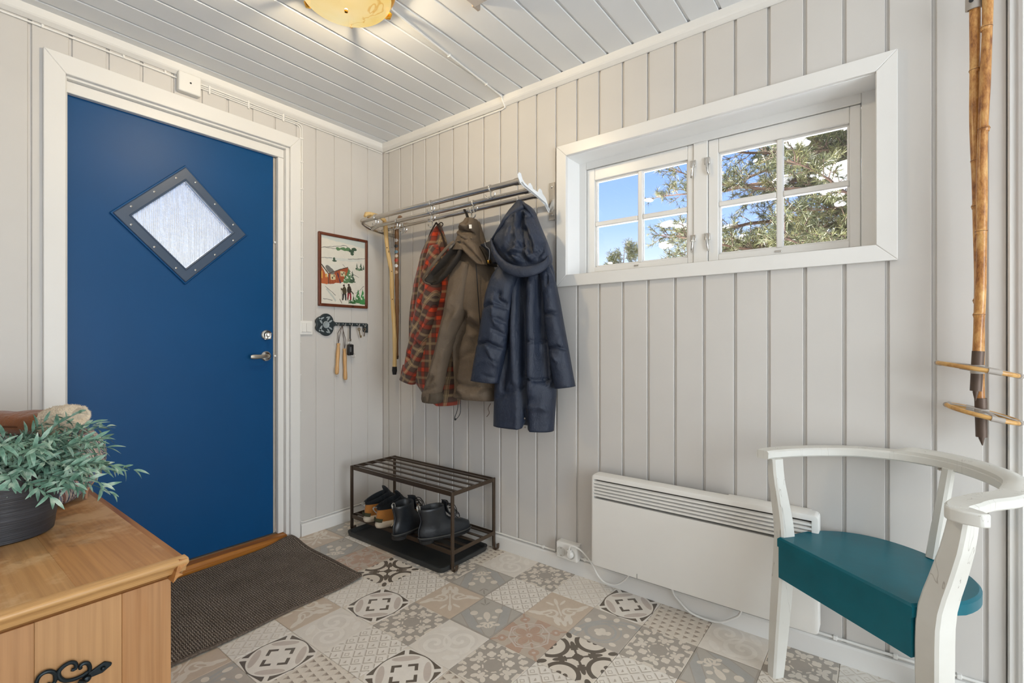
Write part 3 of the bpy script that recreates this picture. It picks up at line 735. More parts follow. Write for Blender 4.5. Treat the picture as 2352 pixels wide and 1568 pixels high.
# ------------------------------------------------------------------ painting
pic = thing('painting', (0, -.2935, 1.50), 'framed watercolour of a red cabin and two skiers in snow', 'painting')
M_frame = wood('mahogany_frame', C(108, 56, 34), C(70, 30, 18), 2, 2.0, .35)
py0, py1, pz0, pz1, fw = -.459, -.128, 1.287, 1.714, .0165
mitre_frame(pic, 'frame', lambda a, b, d: (.001+d, a, b), py0, py1, pz0, pz1, py0+fw, py1-fw, pz0+fw, pz1-fw, M_frame, .017, .004)
def paint(u, v):
    L = []
    paper, green, dgreen, red, orng, brown, greyc, lgrey = None, C(96, 132, 92), C(72, 92, 74), C(162, 84, 54), C(188, 104, 64), C(92, 78, 66), C(120, 120, 116), C(196, 200, 192)
    L.append((band(v, .78, 1.0) & (v > .86+u*-.05), C(205, 212, 206)))
    L.append((ell(u, v, .05, .42, .9, .10, .05) & ((v-.40-u*.04) < .0), C(214, 216, 208)))
    def line(x0, y0, x1, y1, w, c):
        l = math.hypot(x1-x0, y1-y0); ux, uy = (x1-x0)/l, (y1-y0)/l
        a = (u-x0)*ux+(v-y0)*uy; d = (v-y0)*ux-(u-x0)*uy
        L.append((band(a, 0, l) & (xabs(d) < w), c))
    for l in ((-1, .62, -.5, .70), (-.5, .70, .1, .80), (.1, .80, .5, .62), (-.9, .64, .2, .66), (.2, .4, 1, .50), (-1, .32, -.5, .37), (-.05, .22, .35, .0), (.35, .0, .7, -.12), (.55, -.62, .95, -.38), (-.9, -.86, -.5, -.88), (-.8, -.48, -.35, -.75)):
        line(*l, .008, greyc)
    line(-.75, -.55, -.35, -.9, .03, lgrey)
    for x, y, w in ((.0, .68, .16), (.2, .70, .12), (.35, .66, .12), (.48, .73, .12), (-.25, .66, .10), (.38, .58, .08)):
        L.append((ell(u, v, x, y, w, .05), green if x < .3 else dgreen))
    L.append((ell(u, v, -.42, .35, .05, .05) | ell(u, v, -.4, .29, .10, .025), dgreen))
    # cabin
    roofz = (v < .16+u*.0) & (v > -.34+(u+.7)*.28) & (u > -.95) & (u < .22) & (u > -.98+(.16-v)*.6)
    L.append((band(u, -1.0, -.66) & band(v, -.42, .12) & (v < .12-(u+1.0)*1.1), orng))
    L.append((band(u, -.68, .20) & (v > -.42+(u+.68)*.14) & (v < -.12+(u+.68)*.32), red))
    L.append((roofz & (v > -.12+(u+.68)*.32), C(224, 222, 212)))
    L.append((ell(u, v, -.60, .0, .22, .09, -.5), greyc))
    line(-.98, .14, -.66, -.12, .02, brown); line(-.68, -.11, .20, .16, .014, brown); line(-.67, -.13, -.67, -.42, .014, brown)
    for x in (-.56, -.44, -.33, -.2, .02, .12): L.append((band(u, x, x+.02) & band(v, -.36, -.0+x*.2) & (v < -.14+(u+.68)*.32), orng))
    for x, y in ((-.47, -.20), (-.04, -.07)):
        L.append((band(u, x-.11, x+.11) & band(v, y-.075, y+.075), C(214, 200, 160))); L.append((band(u, x-.06, x+.0) & band(v, y-.05, y+.01) | band(u, x+.03, x+.08) & band(v, y+.01, y+.06), brown))
    L.append((band(u, -.99, -.92) & band(v, -.28, -.05) | band(u, -.80, -.72) & band(v, -.22, -.12), C(224, 170, 90)))
    line(-.30, -.06, -.12, -.36, .014, C(60, 56, 84)); line(-.25, -.06, -.17, -.36, .012, C(90, 60, 80))
    def fir(x, y, w, h, c, snow=True):
        L.append(((xabs(u-x) < (y+h-v)*(w/h)*(0.75+.35*xfrac(v*9.0+x))) & band(v, y, y+h), c))
        if snow: L.append((ell(u, v, x-w*.3, y+h*.35, w*.3, h*.07, -.4) | ell(u, v, x+w*.2, y+h*.55, w*.2, h*.05, .3), C(206, 214, 196)))
    for x, y, w, h, c in ((.22, -.32, .22, .46, green), (.40, -.30, .15, .36, dgreen), (.08, -.34, .14, .26, green), (.60, .12, .07, .20, dgreen), (.80, .10, .09, .24, dgreen), (.92, .14, .05, .16, dgreen), (.68, .10, .12, .08, green), (.66, -.92, .18, .44, C(78, 128, 80)), (.88, -.95, .16, .50, C(74, 146, 84)), (.45, -.95, .14, .25, C(64, 110, 66)), (.30, -.95, .10, .16, C(60, 96, 60))): fir(x, y, w, h, c)
    # two skiers
    for x, top, c1, c2 in ((.02, -.42, C(78, 70, 52), C(52, 50, 50)), (.24, -.39, C(66, 56, 46), C(140, 46, 56))):
        L.append((ell(u, v, x-.02, top+.0, .045, .035), C(60, 44, 38))); L.append((ell(u, v, x+.01, top-.15, .10, .12), c1))
        L.append((band(u, x-.08, x+.10) & band(v, top-.44, top-.24) & (xabs(xabs(u-x-.01)-.045-(top-.24-v)*.15) < .04), c2))
    line(-.12, -.52, .0, -.58, .022, C(78, 70, 52)); line(-.12, -.55, -.06, -.9, .008, brown); line(.30, -.55, .44, -.65, .02, C(66, 56, 46)); line(.44, -.62, .46, -.86, .008, brown)
    line(-.18, -.84, -.08, -.96, .012, brown); line(.16, -.78, .26, -.92, .012, brown)
    return L
M_art = layered('watercolour_winter', C(226, 222, 210), paint, .5, wobble=.035, wob_scale=11, spec=.3)
m = MB(); y0, y1, z0, z1 = py0+fw-.001, py1-fw+.001, pz0+fw-.001, pz1-fw+.001
m.box(.001, .0075, y0, y1, z0, z1); m.add([(.0085, y0, z0), (.0085, y1, z0), (.0085, y1, z1), (.0085, y0, z1)], [(0, 1, 2, 3)], [[(0, 0), (1, 0), (1, 1), (0, 1)]])
obj('picture', m, M_art, pic)

# ------------------------------------------------------------------ key rack with hanging things
kr = thing('key_rack', (0, -.30, 1.184), 'dark painted key-shaped wooden key rack with rosette head', 'key rack')
M_kr = plain('slate_green_paint', C(44, 54, 58), .45, var=.08); M_sil = plain('silver_brush_strokes', C(150, 160, 164), .45)
def yp(poly, d0, d1, mat, name, parent, bev=.002):
    m = MB(); m.prism(poly, lambda y, z: (d0, y, z), lambda y, z: (d1, y, z)); bm_fix(m); return obj(name, m, mat, parent, bevel=bev)
hc = (-.418, 1.180)
out = []
for k in range(48):
    a = 2*PI*k/48; r = .050+.010*abs(math.cos(1.5*(a-PI)))-.012*math.exp(-((a-PI)/.22)**2)
    out.append((hc[0]+r*math.cos(a)*1.05, hc[1]+r*math.sin(a)*1.12))
yp(out, .0005, .016, M_kr, 'key_head', kr, .004)
yp([(-.375, 1.196), (-.365, 1.206), (-.35, 1.196), (-.13, 1.196), (-.122, 1.190), (-.122, 1.138), (-.140, 1.138), (-.142, 1.152), (-.152, 1.140), (-.158, 1.152), (-.158, 1.176), (-.35, 1.176), (-.365, 1.166), (-.375, 1.172)], .0006, .012, M_kr, 'key_shaft', kr, .003)
m = MB(); m.lathe([(.018, .0165), (.021, .019), (.018, .0215), (.012, .0195), (.010, .0175), (0, .0172)], (0, hc[0]+.004, hc[1]), 20, 'X'); obj('rosette', m, M_sil, kr, smooth=True)
for s_ in (1, -1):
    for q, (yy, zz, ry_, rz_, rot) in enumerate(((-.448, .022, .006, .020, .5), (-.442, .034, .018, .005, .5), (-.398, .036, .005, .016, -.6), (-.405, .043, .010, .004, .4), (-.386, .020, .005, .014, -1.0))):
        m = MB(); pts = [(ry_*math.cos(a), rz_*math.sin(a)) for a in [2*PI*k/10 for k in range(10)]]
        c_, s2 = math.cos(rot*s_), math.sin(rot*s_)
        yp([(yy+p*c_-r*s2, hc[1]+s_*zz+p*s2+r*c_) for p, r in pts], .0162, .0174, M_sil, 'painted_leaf', kr, 0)
hooks_y = (-.345, -.300, -.255, -.205, -.160)
for y in hooks_y:
    m = MB(); m.tube(catmull([(.010, y, 1.186), (.022, y, 1.184), (.030, y, 1.174), (.036, y, 1.176), (.040, y, 1.190)], 10), .0016, 6); obj('hook', m, M_chrome2, kr, smooth=True)
    for q in ((0, .005), (0, -.005), (.005, 0), (-.005, 0)): pass
    m = MB(); m.lathe([(.0035, .0122), (.0035, .0132), (0, .0134)], (0, y, 1.188), 8, 'X'); obj('star_stud', m, M_sil, kr)
# pair of wooden ice picks on a cord
M_birch = wood('turned_birch', C(214, 168, 112), C(186, 130, 76), 2, 2.2, .4)
M_cord = plain('dark_leather_cord', C(70, 50, 40), .7)
def pick(label, y0, ztop, zbot, lean):
    t = thing('ice_pick', (.022, y0, ztop), label, 'ice pick', 'wooden ice picks hanging on the key rack')
    L = ztop-zbot; prof = [(0, 0), (.008, 0), (.0095, .004), (.0095, .010), (.0075, .016), (.0095, .03), (.0115, .06), (.010, .10), (.0095, .125), (.0115, .15), (.0115, L-.012), (.009, L-.003), (0, L)]
    m = MB(); rings = []
    for r, h in prof: rings.append([(.022+r*math.cos(a), y0+lean*h/L+r*math.sin(a), ztop-h) for a in [2*PI*k/14 for k in range(14)]])
    m.loft(rings); obj('grip', m, M_birch, t, smooth=True, ang=60)
    m = MB(); m.tube([(.022, y0, ztop), (.026, y0+.006, ztop+.05), (.033, -.322, 1.176)], .0016, 6); m.tube([(.022, y0, ztop), (.024, y0-.006, ztop+.06), (.034, -.318, 1.178)], .0016, 6)
    obj('cord', m, M_cord, t)
    obj('tip', MB().lathe([(.003, zbot-.004-0), (.001, zbot-.014)], (.022, y0+lean, 0), 6), M_chrome, t)
pick('longer left turned wooden ice pick hanging on a cord below the key rack', -.337, 1.073, .888, -.012)
pick('right turned wooden ice pick hanging beside the black key fob', -.297, 1.041, .852, .006)
kf = thing('car_key', (.03, -.262, 1.05), 'black car key fob on a short black strap under the key rack', 'key')
obj('strap', MB().box(.030, .033, -.270, -.262, 1.098, 1.178), M_black, kf, bevel=.001)
obj('strap_end', MB().box(.028, .035, -.272, -.260, 1.086, 1.100), M_chrome, kf, bevel=.001)
m = MB(); m.tube([(.032+.0, -.266+.009*math.cos(a), 1.077+.009*math.sin(a)) for a in np.linspace(0, 2*PI, 15)[:-1]], .0012, 6, loop=True); obj('key_ring', m, M_chrome2, kf)
obj('fob', MB().box(.022, .040, -.282, -.244, 1.000, 1.066), M_black, kf, bevel=.006, seg=3)
obj('fob_button', MB().box(.040, .0412, -.273, -.262, 1.020, 1.050), plain('grey_rubber', C(90, 92, 94), .5), kf, bevel=.0005)
m = MB(); m.tube([(.03, -.240+.012*math.cos(a), .998+.012*math.sin(a)) for a in np.linspace(0, 2*PI, 15)[:-1]], .0012, 6, loop=True); obj('split_ring', m, M_chrome2, kf)
def key(y, lab, ln, turn, mat):
    t = thing('key', (.034, y, 1.15), lab, 'key', 'keys on the key rack')
    m = MB(); m.lathe([(.0045, -.001), (.010, -.001), (.010, .001), (.0045, .001), (.0045, -.001)], (.036, y+.000, 1.158), 14, 'X', caps=False); obj('bow', m, mat, t)
    obj('blade', MB().obox((.036, y+turn*ln/2, 1.150-ln/2), (.0011, 0, 0), (0, .0028, 0), (0, turn*ln/2*-1, ln/2)), mat, t)
    obj('teeth', MB().box(.035, .037, y+turn*ln+.002, y+turn*ln+.006, 1.152-ln, 1.158-ln+.008), mat, t)
key(-.206, 'small brass key on the fourth hook of the rack', .045, .25, plain('old_brass_key', C(170, 150, 110), .4, .9))
key(-.165, 'small steel key on the last hook of the rack', .036, -.2, M_chrome)
# ------------------------------------------------------------------ steel hat rack
rack = thing('hat_rack', (.69, 0, 1.80), 'steel wall hat rack of three tubes with sliding coat hooks', 'coat rack')
tubes = [(-.232, 1.803, .0135), (-.158, 1.781, .0125), (-.078, 1.777, .0125)]
x0s = (.112, .150, .165)
for (y, z, r), x0 in zip(tubes, x0s):
    m = MB(); m.tube([(x0, y, z), (.6, y, z), (1.276, y, z)], r, 16); obj('tube', m, M_chrome, rack, smooth=True, ang=60)
    obj('end_collar', MB().lathe([(r, -.028), (r+.003, -.027), (r+.003, -.001), (r, 0)], (1.279, y, z), 16, 'X'), M_chrome, rack, smooth=True)
m = MB(); m.tube(catmull([(.104, -.232, 1.803), (.090, -.225, 1.800), (.088, -.205, 1.785), (.094, -.16, 1.770), (.105, -.08, 1.757), (.110, -.004, 1.750)], 22), .0125, 12, ell=(1, .75)); obj('end_bracket', m, M_chrome, rack, smooth=True)
for y, z in ((-.158, 1.781), (-.078, 1.777)): obj('tube_stub', MB().tube([(.098, y, z-.010), (.155, y, z)], .0135, 12), M_chrome, rack, smooth=True, ang=60)
obj('wall_plate', MB().box(.082, .118, -.004, 0.0, 1.68, 1.845), M_chrome, rack, bevel=.001)
M_bw = plain('white_enamel_bracket', C(240, 243, 245), .25)
poly = [(-.252, 1.812), (-.256, 1.826), (-.246, 1.838), (-.232, 1.836), (-.220, 1.812), (-.205, 1.802), (-.176, 1.794), (-.172, 1.806), (-.160, 1.812), (-.146, 1.803), (-.138, 1.790), (-.098, 1.785), (-.092, 1.800), (-.080, 1.806), (-.066, 1.800), (-.058, 1.786), (-.045, 1.780), (-.030, 1.770), (-.012, 1.742), (-.004, 1.720), (-.006, 1.706), (-.016, 1.715), (-.04, 1.738), (-.08, 1.753), (-.15, 1.768), (-.215, 1.782), (-.240, 1.793)]
m = MB(); m.prism(poly, lambda y, z: (1.280, y, z), lambda y, z: (1.2835, y, z)); bm_fix(m); obj('end_bracket', m, M_bw, rack, bevel=.0012)
m = MB(); m.sweep([(1.287, -.236, 1.797), (1.287, -.215, 1.786), (1.287, -.12, 1.764), (1.287, -.045, 1.745), (1.287, -.012, 1.716)], [(-.002, -.006), (.002, -.006), (.002, .006), (-.002, .006)]); obj('bracket_flange', m, M_bw, rack)
pl_ = obj('wall_plate', MB().box(1.283, 1.316, -.0045, 0.0, 1.668, 1.850), M_chrome, rack, bevel=.001)
for z in (1.695, 1.828): obj('screw', MB().lathe([(.006, -.0044), (.005, -.0062), (0, -.0075)], (1.300, 0, z), 10, 'Y'), M_chrome2, pl_, smooth=True)
# sliding double hooks
hk = {0: [(.235, ), (.70, ), (1.105, )], 1: [(.335, ), (.625, ), (.93, )], 2: [(.30, ), (.545, ), (.845, ), (1.155, )]}
HOOKS = []
for ti, lst in hk.items():
    y, z, r = tubes[ti]
    for (x,) in lst:
        m = MB(); m.tube([(x, y+(r+.0015)*math.cos(a), z+(r+.0015)*math.sin(a)) for a in np.linspace(0, 2*PI, 17)[:-1]], .0034, 8, loop=True)
        h_ = obj('coat_hook', m, M_chrome2, rack, smooth=True)
        zb = z-r-.030
        m = MB(); m.tube(catmull([(x, y, z-r-.001), (x, y, z-r-.015), (x, y, zb)], 5), .0033, 8)
        for sgn in (-1, 1): m.tube(catmull([(x, y, zb+.001), (x+sgn*.012, y-.002, zb-.003), (x+sgn*.026, y-.004, zb+.004), (x+sgn*.029, y-.004, zb+.016)], 9), [.0033]*8+[.0038], 8)
        obj('double_prong', m, M_chrome2, h_, smooth=True); HOOKS.append((x, y, zb))

# ------------------------------------------------------------------ walking canes hung over the tubes
def cane(label, path, rad, mat, tip_mat, tip_n):
    P = catmull(path, 46); n = len(P)
    R = [rad[0]+(rad[1]-rad[0])*i/(n-1) for i in range(n)]
    R = [r*(1+.07*math.sin(i*.9)+.05*math.sin(i*2.3)) for i, r in enumerate(R)]; R[0] *= .6
    t = thing('walking_stick', P[-1], label, 'walking stick', 'walking sticks hung on the hat rack')
    m = MB(); m.tube(P[:n-tip_n], R[:n-tip_n], 12); obj('shaft', m, mat, t, smooth=True, ang=60)
    m = MB(); m.tube(P[n-tip_n-1:], [r*1.12 for r in R[n-tip_n-1:-1]]+[R[-1]*.9], 12); obj('ferrule', m, tip_mat, t, smooth=True, ang=50)
    return t, P
M_peel = wood('peeled_pine_stick', C(230, 200, 142), C(204, 162, 96), 2, 1.6, .45)
M_hazel = wood('dark_hazel_stick', C(134, 96, 60), C(86, 60, 36), 2, 2.0, .4)
t1, P1 = cane('pale peeled crooked walking stick with a black rubber tip, hung over the rack', [(.172, -.262, 1.812), (.165, -.235, 1.834), (.180, -.17, 1.828), (.185, -.135, 1.815), (.176, -.118, 1.775), (.178, -.112, 1.70), (.184, -.105, 1.62), (.198, -.09, 1.50), (.196, -.085, 1.38), (.203, -.08, 1.25), (.214, -.08, 1.12), (.216, -.08, 1.0), (.214, -.08, .882)], (.0125, .0125), M_peel, M_black, 2)
for z, x in ((1.69, .165), (1.655, .166), (1.35, .19), (1.50, .185)):
    pass
M_knot = plain('dark_knot', C(58, 36, 20), .7)
for z, dy in ((1.690, -.4), (1.652, -.3), (1.620, .9), (1.335, .0), (1.50, .3)):
    k = min(range(len(P1)), key=lambda i: abs(P1[i][2]-z) if i > 12 else 9)
    q = Vector(P1[k])+Vector((.012*math.sin(.9+dy*.5), -.0115*math.cos(.9+dy*.5), 0))
    m = MB(); m.blob(q, .0025, .0025, .004 if dy < .5 else .009, 8, 6); obj('knot', m, M_knot, t1, smooth=True)
t2, P2 = cane('dark brown walking stick with small hiking badges, beside the pale stick', [(.30, -.110, 1.815), (.27, -.085, 1.823), (.225, -.062, 1.812), (.206, -.056, 1.775), (.206, -.056, 1.65), (.207, -.056, 1.45), (.208, -.055, 1.25), (.205, -.055, 1.10), (.204, -.055, .975)], (.0135, .0105), M_hazel, plain('worn_steel_tip', C(90, 70, 54), .5, .6), 1)
for z, c in ((1.70, C(190, 180, 170)), (1.665, C(44, 44, 46)), (1.63, C(100, 130, 145)), (1.605, C(196, 178, 160)), (1.578, C(176, 70, 52)), (1.545, C(220, 222, 224)), (1.505, C(190, 160, 130))):
    m = MB(); rings = []
    for h in np.linspace(-.010, .010, 5):
        w = math.sqrt(max(0, 1-(h/.0105)**2))*.85+.02
        rings.append([(.206+.0142*math.sin(a), -.056-.0142*math.cos(a), z+h) for a in np.linspace(.55-w, .55+w, 7)])
    m.loft(rings, False, False); m2 = MB(); n = len(m.v); m2.v = m.v+[((p[0]-.206)*1.09+.206, (p[1]+.056)*1.09-.056, p[2]) for p in m.v]
    m2.f = m.f+[tuple(i+n for i in reversed(f)) for f in m.f]; m2.uv = [None]*len(m2.f)
    obj('badge', m2, plain('badge', c, .35, .2, .2, 120), t2, smooth=True)
m = MB(); m.tube(catmull([(.196, -.066, 1.80), (.190, -.071, 1.74), (.2, -.073, 1.69), (.2, -.072, 1.66)], 12), .0016, 6); obj('wrist_cord', m, M_cord, t2)

# ------------------------------------------------------------------ coats
def resample(pts, n): return np.array(catmull(pts, n))
class Coat:
    def __init__(s, c, ang):
        s.c = np.array(c); a = math.radians(ang); s.t = np.array([math.cos(a), math.sin(a)]); s.n = np.array([math.sin(a), -math.cos(a)])
    def w(s, S, D, Z):
        p = s.c+s.t*S+s.n*D; return (p[0], p[1], Z)
def seg_dist(ps, pz, pts):
    best = np.full(ps.shape, 9.0); tt = np.zeros(ps.shape); L = len(pts)-1
    for i in range(L):
        a, b = np.array(pts[i]), np.array(pts[i+1]); d = b-a; l2 = max(d@d, 1e-9)
        t = np.clip(((ps-a[0])*d[0]+(pz-a[1])*d[1])/l2, 0, 1)
        q = np.hypot(ps-a[0]-t*d[0], pz-a[1]-t*d[1]); k = q < best
        best = np.where(k, q, best); tt = np.where(k, (i+t)/L, tt)
    return best, tt
def garment(coat, name, left, right, dep, front, back, mat, parent, strokes=(), nrow=70, ncol=40, power=.75, noise_amp=.004, noise_sc=14, uvrot=0.0, hem=.02, puff=None, taper_top=True, seed=0, uvoff=(0, 0), wr_amp=0.0, hemfn=None):
    """closed draped panel: left/right outlines in the coat plane (s, z) from top to bottom, a bulging front and a flatter back.
       strokes: (polyline in (s,z), half width, depth) pressed in (<0) or raised (>0) on the front."""
    Lp, Rp = resample(left, nrow), resample(right, nrow)
    f = lambda v, t: float(np.interp(t, np.linspace(0, 1, len(v)), v)) if isinstance(v, (list, tuple)) else v
    half = ncol//2
    S = np.zeros((nrow, ncol)); D = np.zeros((nrow, ncol)); Z = np.zeros((nrow, ncol)); F = np.zeros((nrow, ncol))
    for i in range(nrow):
        t = i/(nrow-1)
        for j in range(ncol):
            th = 2*PI*j/ncol
            k = (1-math.cos(th))/2
            p = Lp[i]+(Rp[i]-Lp[i])*k
            sn = math.sin(th); d = (abs(sn)**power)*(f(front, t) if sn > 0 else -f(back, t))
            S[i, j], Z[i, j], D[i, j] = p[0], p[1], f(dep, t)+d; F[i, j] = max(sn, 0)**.6
    if hemfn: Z = Z+hemfn(S, Z)*(np.linspace(0, 1, nrow)[:, None]**6)
    D0 = D.copy()
    for pts, wd, h in strokes:
        q, tt = seg_dist(S, Z, pts)
        D += (1.55*h if h < 0 else 1.35*h)*np.exp(-(q/wd)**2)*F*np.minimum(1, 6*np.minimum(tt+.12, 1.12-tt))
    if puff:    # quilted channels: seam heights
        for i in range(nrow):
            for j in range(ncol):
                for zs in puff: D[i, j] -= .011*math.exp(-abs(Z[i, j]-zs-.06*(S[i, j]-S[i, ncol//4]))/.008)*F[i, j]
    V = []; UV = []
    cr, sr = math.cos(uvrot), math.sin(uvrot)
    acc = np.zeros((nrow, ncol))
    for i in range(nrow):
        for j in range(ncol):
            p = Vector((S[i, j]*noise_sc, Z[i, j]*noise_sc*.55, seed*7.7+ (0 if j < half else 3)))
            nn_ = mnoise.noise(p)+.5*mnoise.noise(p*2.3)
            wr = 0
            if wr_amp: wr = (1-abs(mnoise.noise(Vector((S[i, j]*9+Z[i, j]*4, Z[i, j]*16-S[i, j]*9, seed*3.3)))*2))*wr_amp
            d = D[i, j]+(nn_*noise_amp+wr)*F[i, j]
            V.append(coat.w(S[i, j], d, Z[i, j]))
            sgn = 1 if j <= half else -1
            uu, vv = S[i, j]+.45*D0[i, j], Z[i, j]+.1*D[i, j]
            UV.append((uu*cr-vv*sr+uvoff[0], uu*sr+vv*cr+uvoff[1]))
    rings = [V[i*ncol:(i+1)*ncol] for i in range(nrow)]; uvs = [list(UV[i*ncol:(i+1)*ncol]) for i in range(nrow)]
    if hem:    # turned hem, so the opening at the bottom is a real dark cavity
        last = np.array(rings[-1]); cen = last.mean(0)
        for k, (sc, dzz) in enumerate(((.93, -.001), (.86, .004), (.80, .05), (.6, .09))):
            r = cen+(last-cen)*np.array([sc, sc, .3 if k > 1 else 1]); r[:, 2] += dzz
            rings.append([tuple(q) for q in r]); uvs.append(uvs[nrow-1])
    m = MB(); flat = [q for r in uvs for q in r]
    m.loft(rings, True, True, False, flat)
    bmn = None
    o = obj(name, m, mat, parent, smooth=True, ang=180)
    return o
def band_piece(coat, name, pts, depth, w, th, mat, parent, n=24, seed=0):
    """soft rolled band following points (s, d, z)"""
    P = [coat.w(*p) for p in catmull(pts, n)]
    R = [w*(.75+.25*math.sin(PI*i/(n-1))**.5+.06*math.sin(i*1.7+seed)) for i in range(n)]
    R[0] *= .5; R[-1] *= .5
    m = MB(); m.tube(P, R, 12, ell=(1, th), up=(0, 0, 1)); return obj(name, m, mat, parent, smooth=True, ang=180)
def cloth(name, col, rough, var=.12, weave=420, bstr=.25, sheen=.0, spec=.3):
    m, nt, b = new_mat(name); v = texco(nt)
    c = ramp(nt, nz(nt, v, 7, 4), [(.3, mulc(col, 1-var)), (.7, mulc(col, 1+var))]); nt.links.new(c, b.inputs['Base Color'])
    b.inputs['Roughness'].default_value = rough; b.inputs['Specular IOR Level'].default_value = spec
    b.inputs['Sheen Weight'].default_value = sheen
    h = N(nt, 'ShaderNodeMath', operation='ADD'); nt.links.new(nz(nt, v, weave, 2), h.inputs[0]); a = N(nt, 'ShaderNodeMath', operation='MULTIPLY'); nt.links.new(nz(nt, texco(nt, (1, 1, .55)), 22, 5, .6, .8), a.inputs[0]); a.inputs[1].default_value = 7.0; nt.links.new(a.outputs[0], h.inputs[1])
    bump(nt, b, h.outputs[0], bstr, .0030); return m
M_navy = cloth('navy_shell', C(37, 45, 62), .44, .10, 500, .40, .0, .42)
M_navyd = cloth('navy_lining', C(22, 26, 36), .5)
M_olive = cloth('brown_olive_cotton', C(104, 90, 75), .68, .10, 380, .4, .0)
M_olived = cloth('brown_dark_lining', C(50, 44, 38), .7)
# plaid flannel: stripes from the cloth's own coordinates
m_, nt, b = new_mat('red_plaid_flannel'); X.nt = nt; M_plaid = m_
uvn = N(nt, 'ShaderNodeUVMap'); sp = N(nt, 'ShaderNodeSeparateXYZ'); nt.links.new(uvn.outputs[0], sp.inputs[0])
U, V_ = X(sp.outputs['X']), X(sp.outputs['Y'])
rep = .092
fu, fv = xfrac(U*(1/rep)+20.0), xfrac(V_*(1/rep)+20.0)
base = C(84, 66, 58)
def stripes(f): return (band(f, .05, .36), band(f, .10, .30), band(f, .64, .80), band(f, .66, .685) | band(f, .755, .78) | band(f, .04, .06) | band(f, .35, .37))
a1, a2, a3, a4 = stripes(fu); b1, b2, b3, b4 = stripes(fv)
redc, orc, crm, drk = C(128, 50, 34), C(186, 62, 34), C(196, 168, 126), C(46, 38, 36)
col = mixc(nt, (a1*.5).v, base, redc); col = mixc(nt, (b1*.5).v, col, redc); col = mixc(nt, ((a2*.5+b2*.5)*((a2+b2)*.5)).v, col, orc); col = mixc(nt, ((a2 & b2)*.65).v, col, C(200, 70, 36))
col = mixc(nt, (a3*.38).v, col, crm); col = mixc(nt, (b3*.38).v, col, crm); col = mixc(nt, (a4*.5).v, col, drk); col = mixc(nt, (b4*.5).v, col, drk)
nt.links.new(col, b.inputs['Base Color']); b.inputs['Roughness'].default_value = .85; b.inputs['Sheen Weight'].default_value = .25; b.inputs['Specular IOR Level'].default_value = .2
bump(nt, b, nz(nt, texco(nt), 220, 3), .3, .001)

# --- plaid shirt jacket (hangs furthest left)
cp = Coat((.693, -.115), 5)
sh = thing('jacket', (.66, -.10, 1.73), 'red and brown plaid flannel overshirt hanging leftmost on the hooks', 'jacket', 'jackets on the coat hooks')
garment(cp, 'body', [(-.072, 1.728), (-.126, 1.665), (-.168, 1.598), (-.207, 1.481), (-.238, 1.386), (-.262, 1.24), (-.270, 1.044), (-.262, .93), (-.225, .87), (-.17, .81), (-.125, .765), (-.05, .737)],
        [(-.050, 1.728), (-.017, 1.641), (.013, 1.533), (.05, 1.35), (.07, 1.15), (.075, 1.0), (.075, .85), (.075, .745)], -.012, [.015, .05, .07, .08, .08, .085, .08], [.01, .04, .05, .055, .055, .055, .055], M_plaid, sh,
        strokes=[([(-.062, 1.72), (-.075, 1.60), (-.09, 1.45)], .012, -.018), ([(-.10, 1.62), (-.15, 1.45), (-.20, 1.2)], .015, .012), ([(-.22, 1.35), (-.235, 1.1), (-.235, .95)], .012, -.012), ([(.0, 1.45), (.03, 1.2), (.04, .9)], .02, -.02)], seed=1, noise_amp=.006)
garment(cp, 'sleeve', [(-.075, 1.60), (-.115, 1.45), (-.155, 1.30), (-.205, 1.1), (-.250, .95), (-.284, .873)], [(-.012, 1.60), (.0, 1.43), (-.012, 1.27), (-.06, 1.12), (-.12, .98), (-.187, .845)], .052, [.01, .045, .055, .05, .045, .035], [.02, .04, .045, .045, .04, .03], M_plaid, sh,
        strokes=[([(-.06, 1.5), (-.10, 1.25), (-.2, .98)], .014, -.012), ([(-.03, 1.3), (-.12, 1.12)], .010, -.012), ([(-.14, 1.08), (-.10, 1.04)], .012, -.014), ([(-.21, 1.0), (-.17, .96)], .012, -.012), ([(-.23, .94), (-.2, .90)], .010, .010)], seed=2, uvrot=.62, wr_amp=.006)
garment(cp, 'cuff', [(-.150, .835), (-.128, .80), (-.120, .745)], [(-.02, .835), (.03, .80), (.066, .752)], -.0, .05, .05, M_plaid, sh, nrow=16, seed=3)
M_pl_edge = cloth('dark_collar_edge', C(58, 44, 38), .8)
for pts in ([(-.062, .01, 1.735), (-.11, .0, 1.69), (-.155, -.012, 1.625), (-.172, -.012, 1.592)], [(-.062, .012, 1.735), (-.035, .012, 1.69), (-.008, .008, 1.62), (.018, .004, 1.525)]):
    band_piece(cp, 'collar_edge', pts, 0, .006, .6, M_pl_edge, sh)
m = MB(); m.tube(catmull([cp.w(-.056, .0, 1.725), cp.w(-.062, -.03, 1.742), cp.w(-.066, -.05, 1.735), cp.w(-.06, -.02, 1.71)], 10), .003, 6); obj('hanging_loop', m, M_pl_edge, sh)

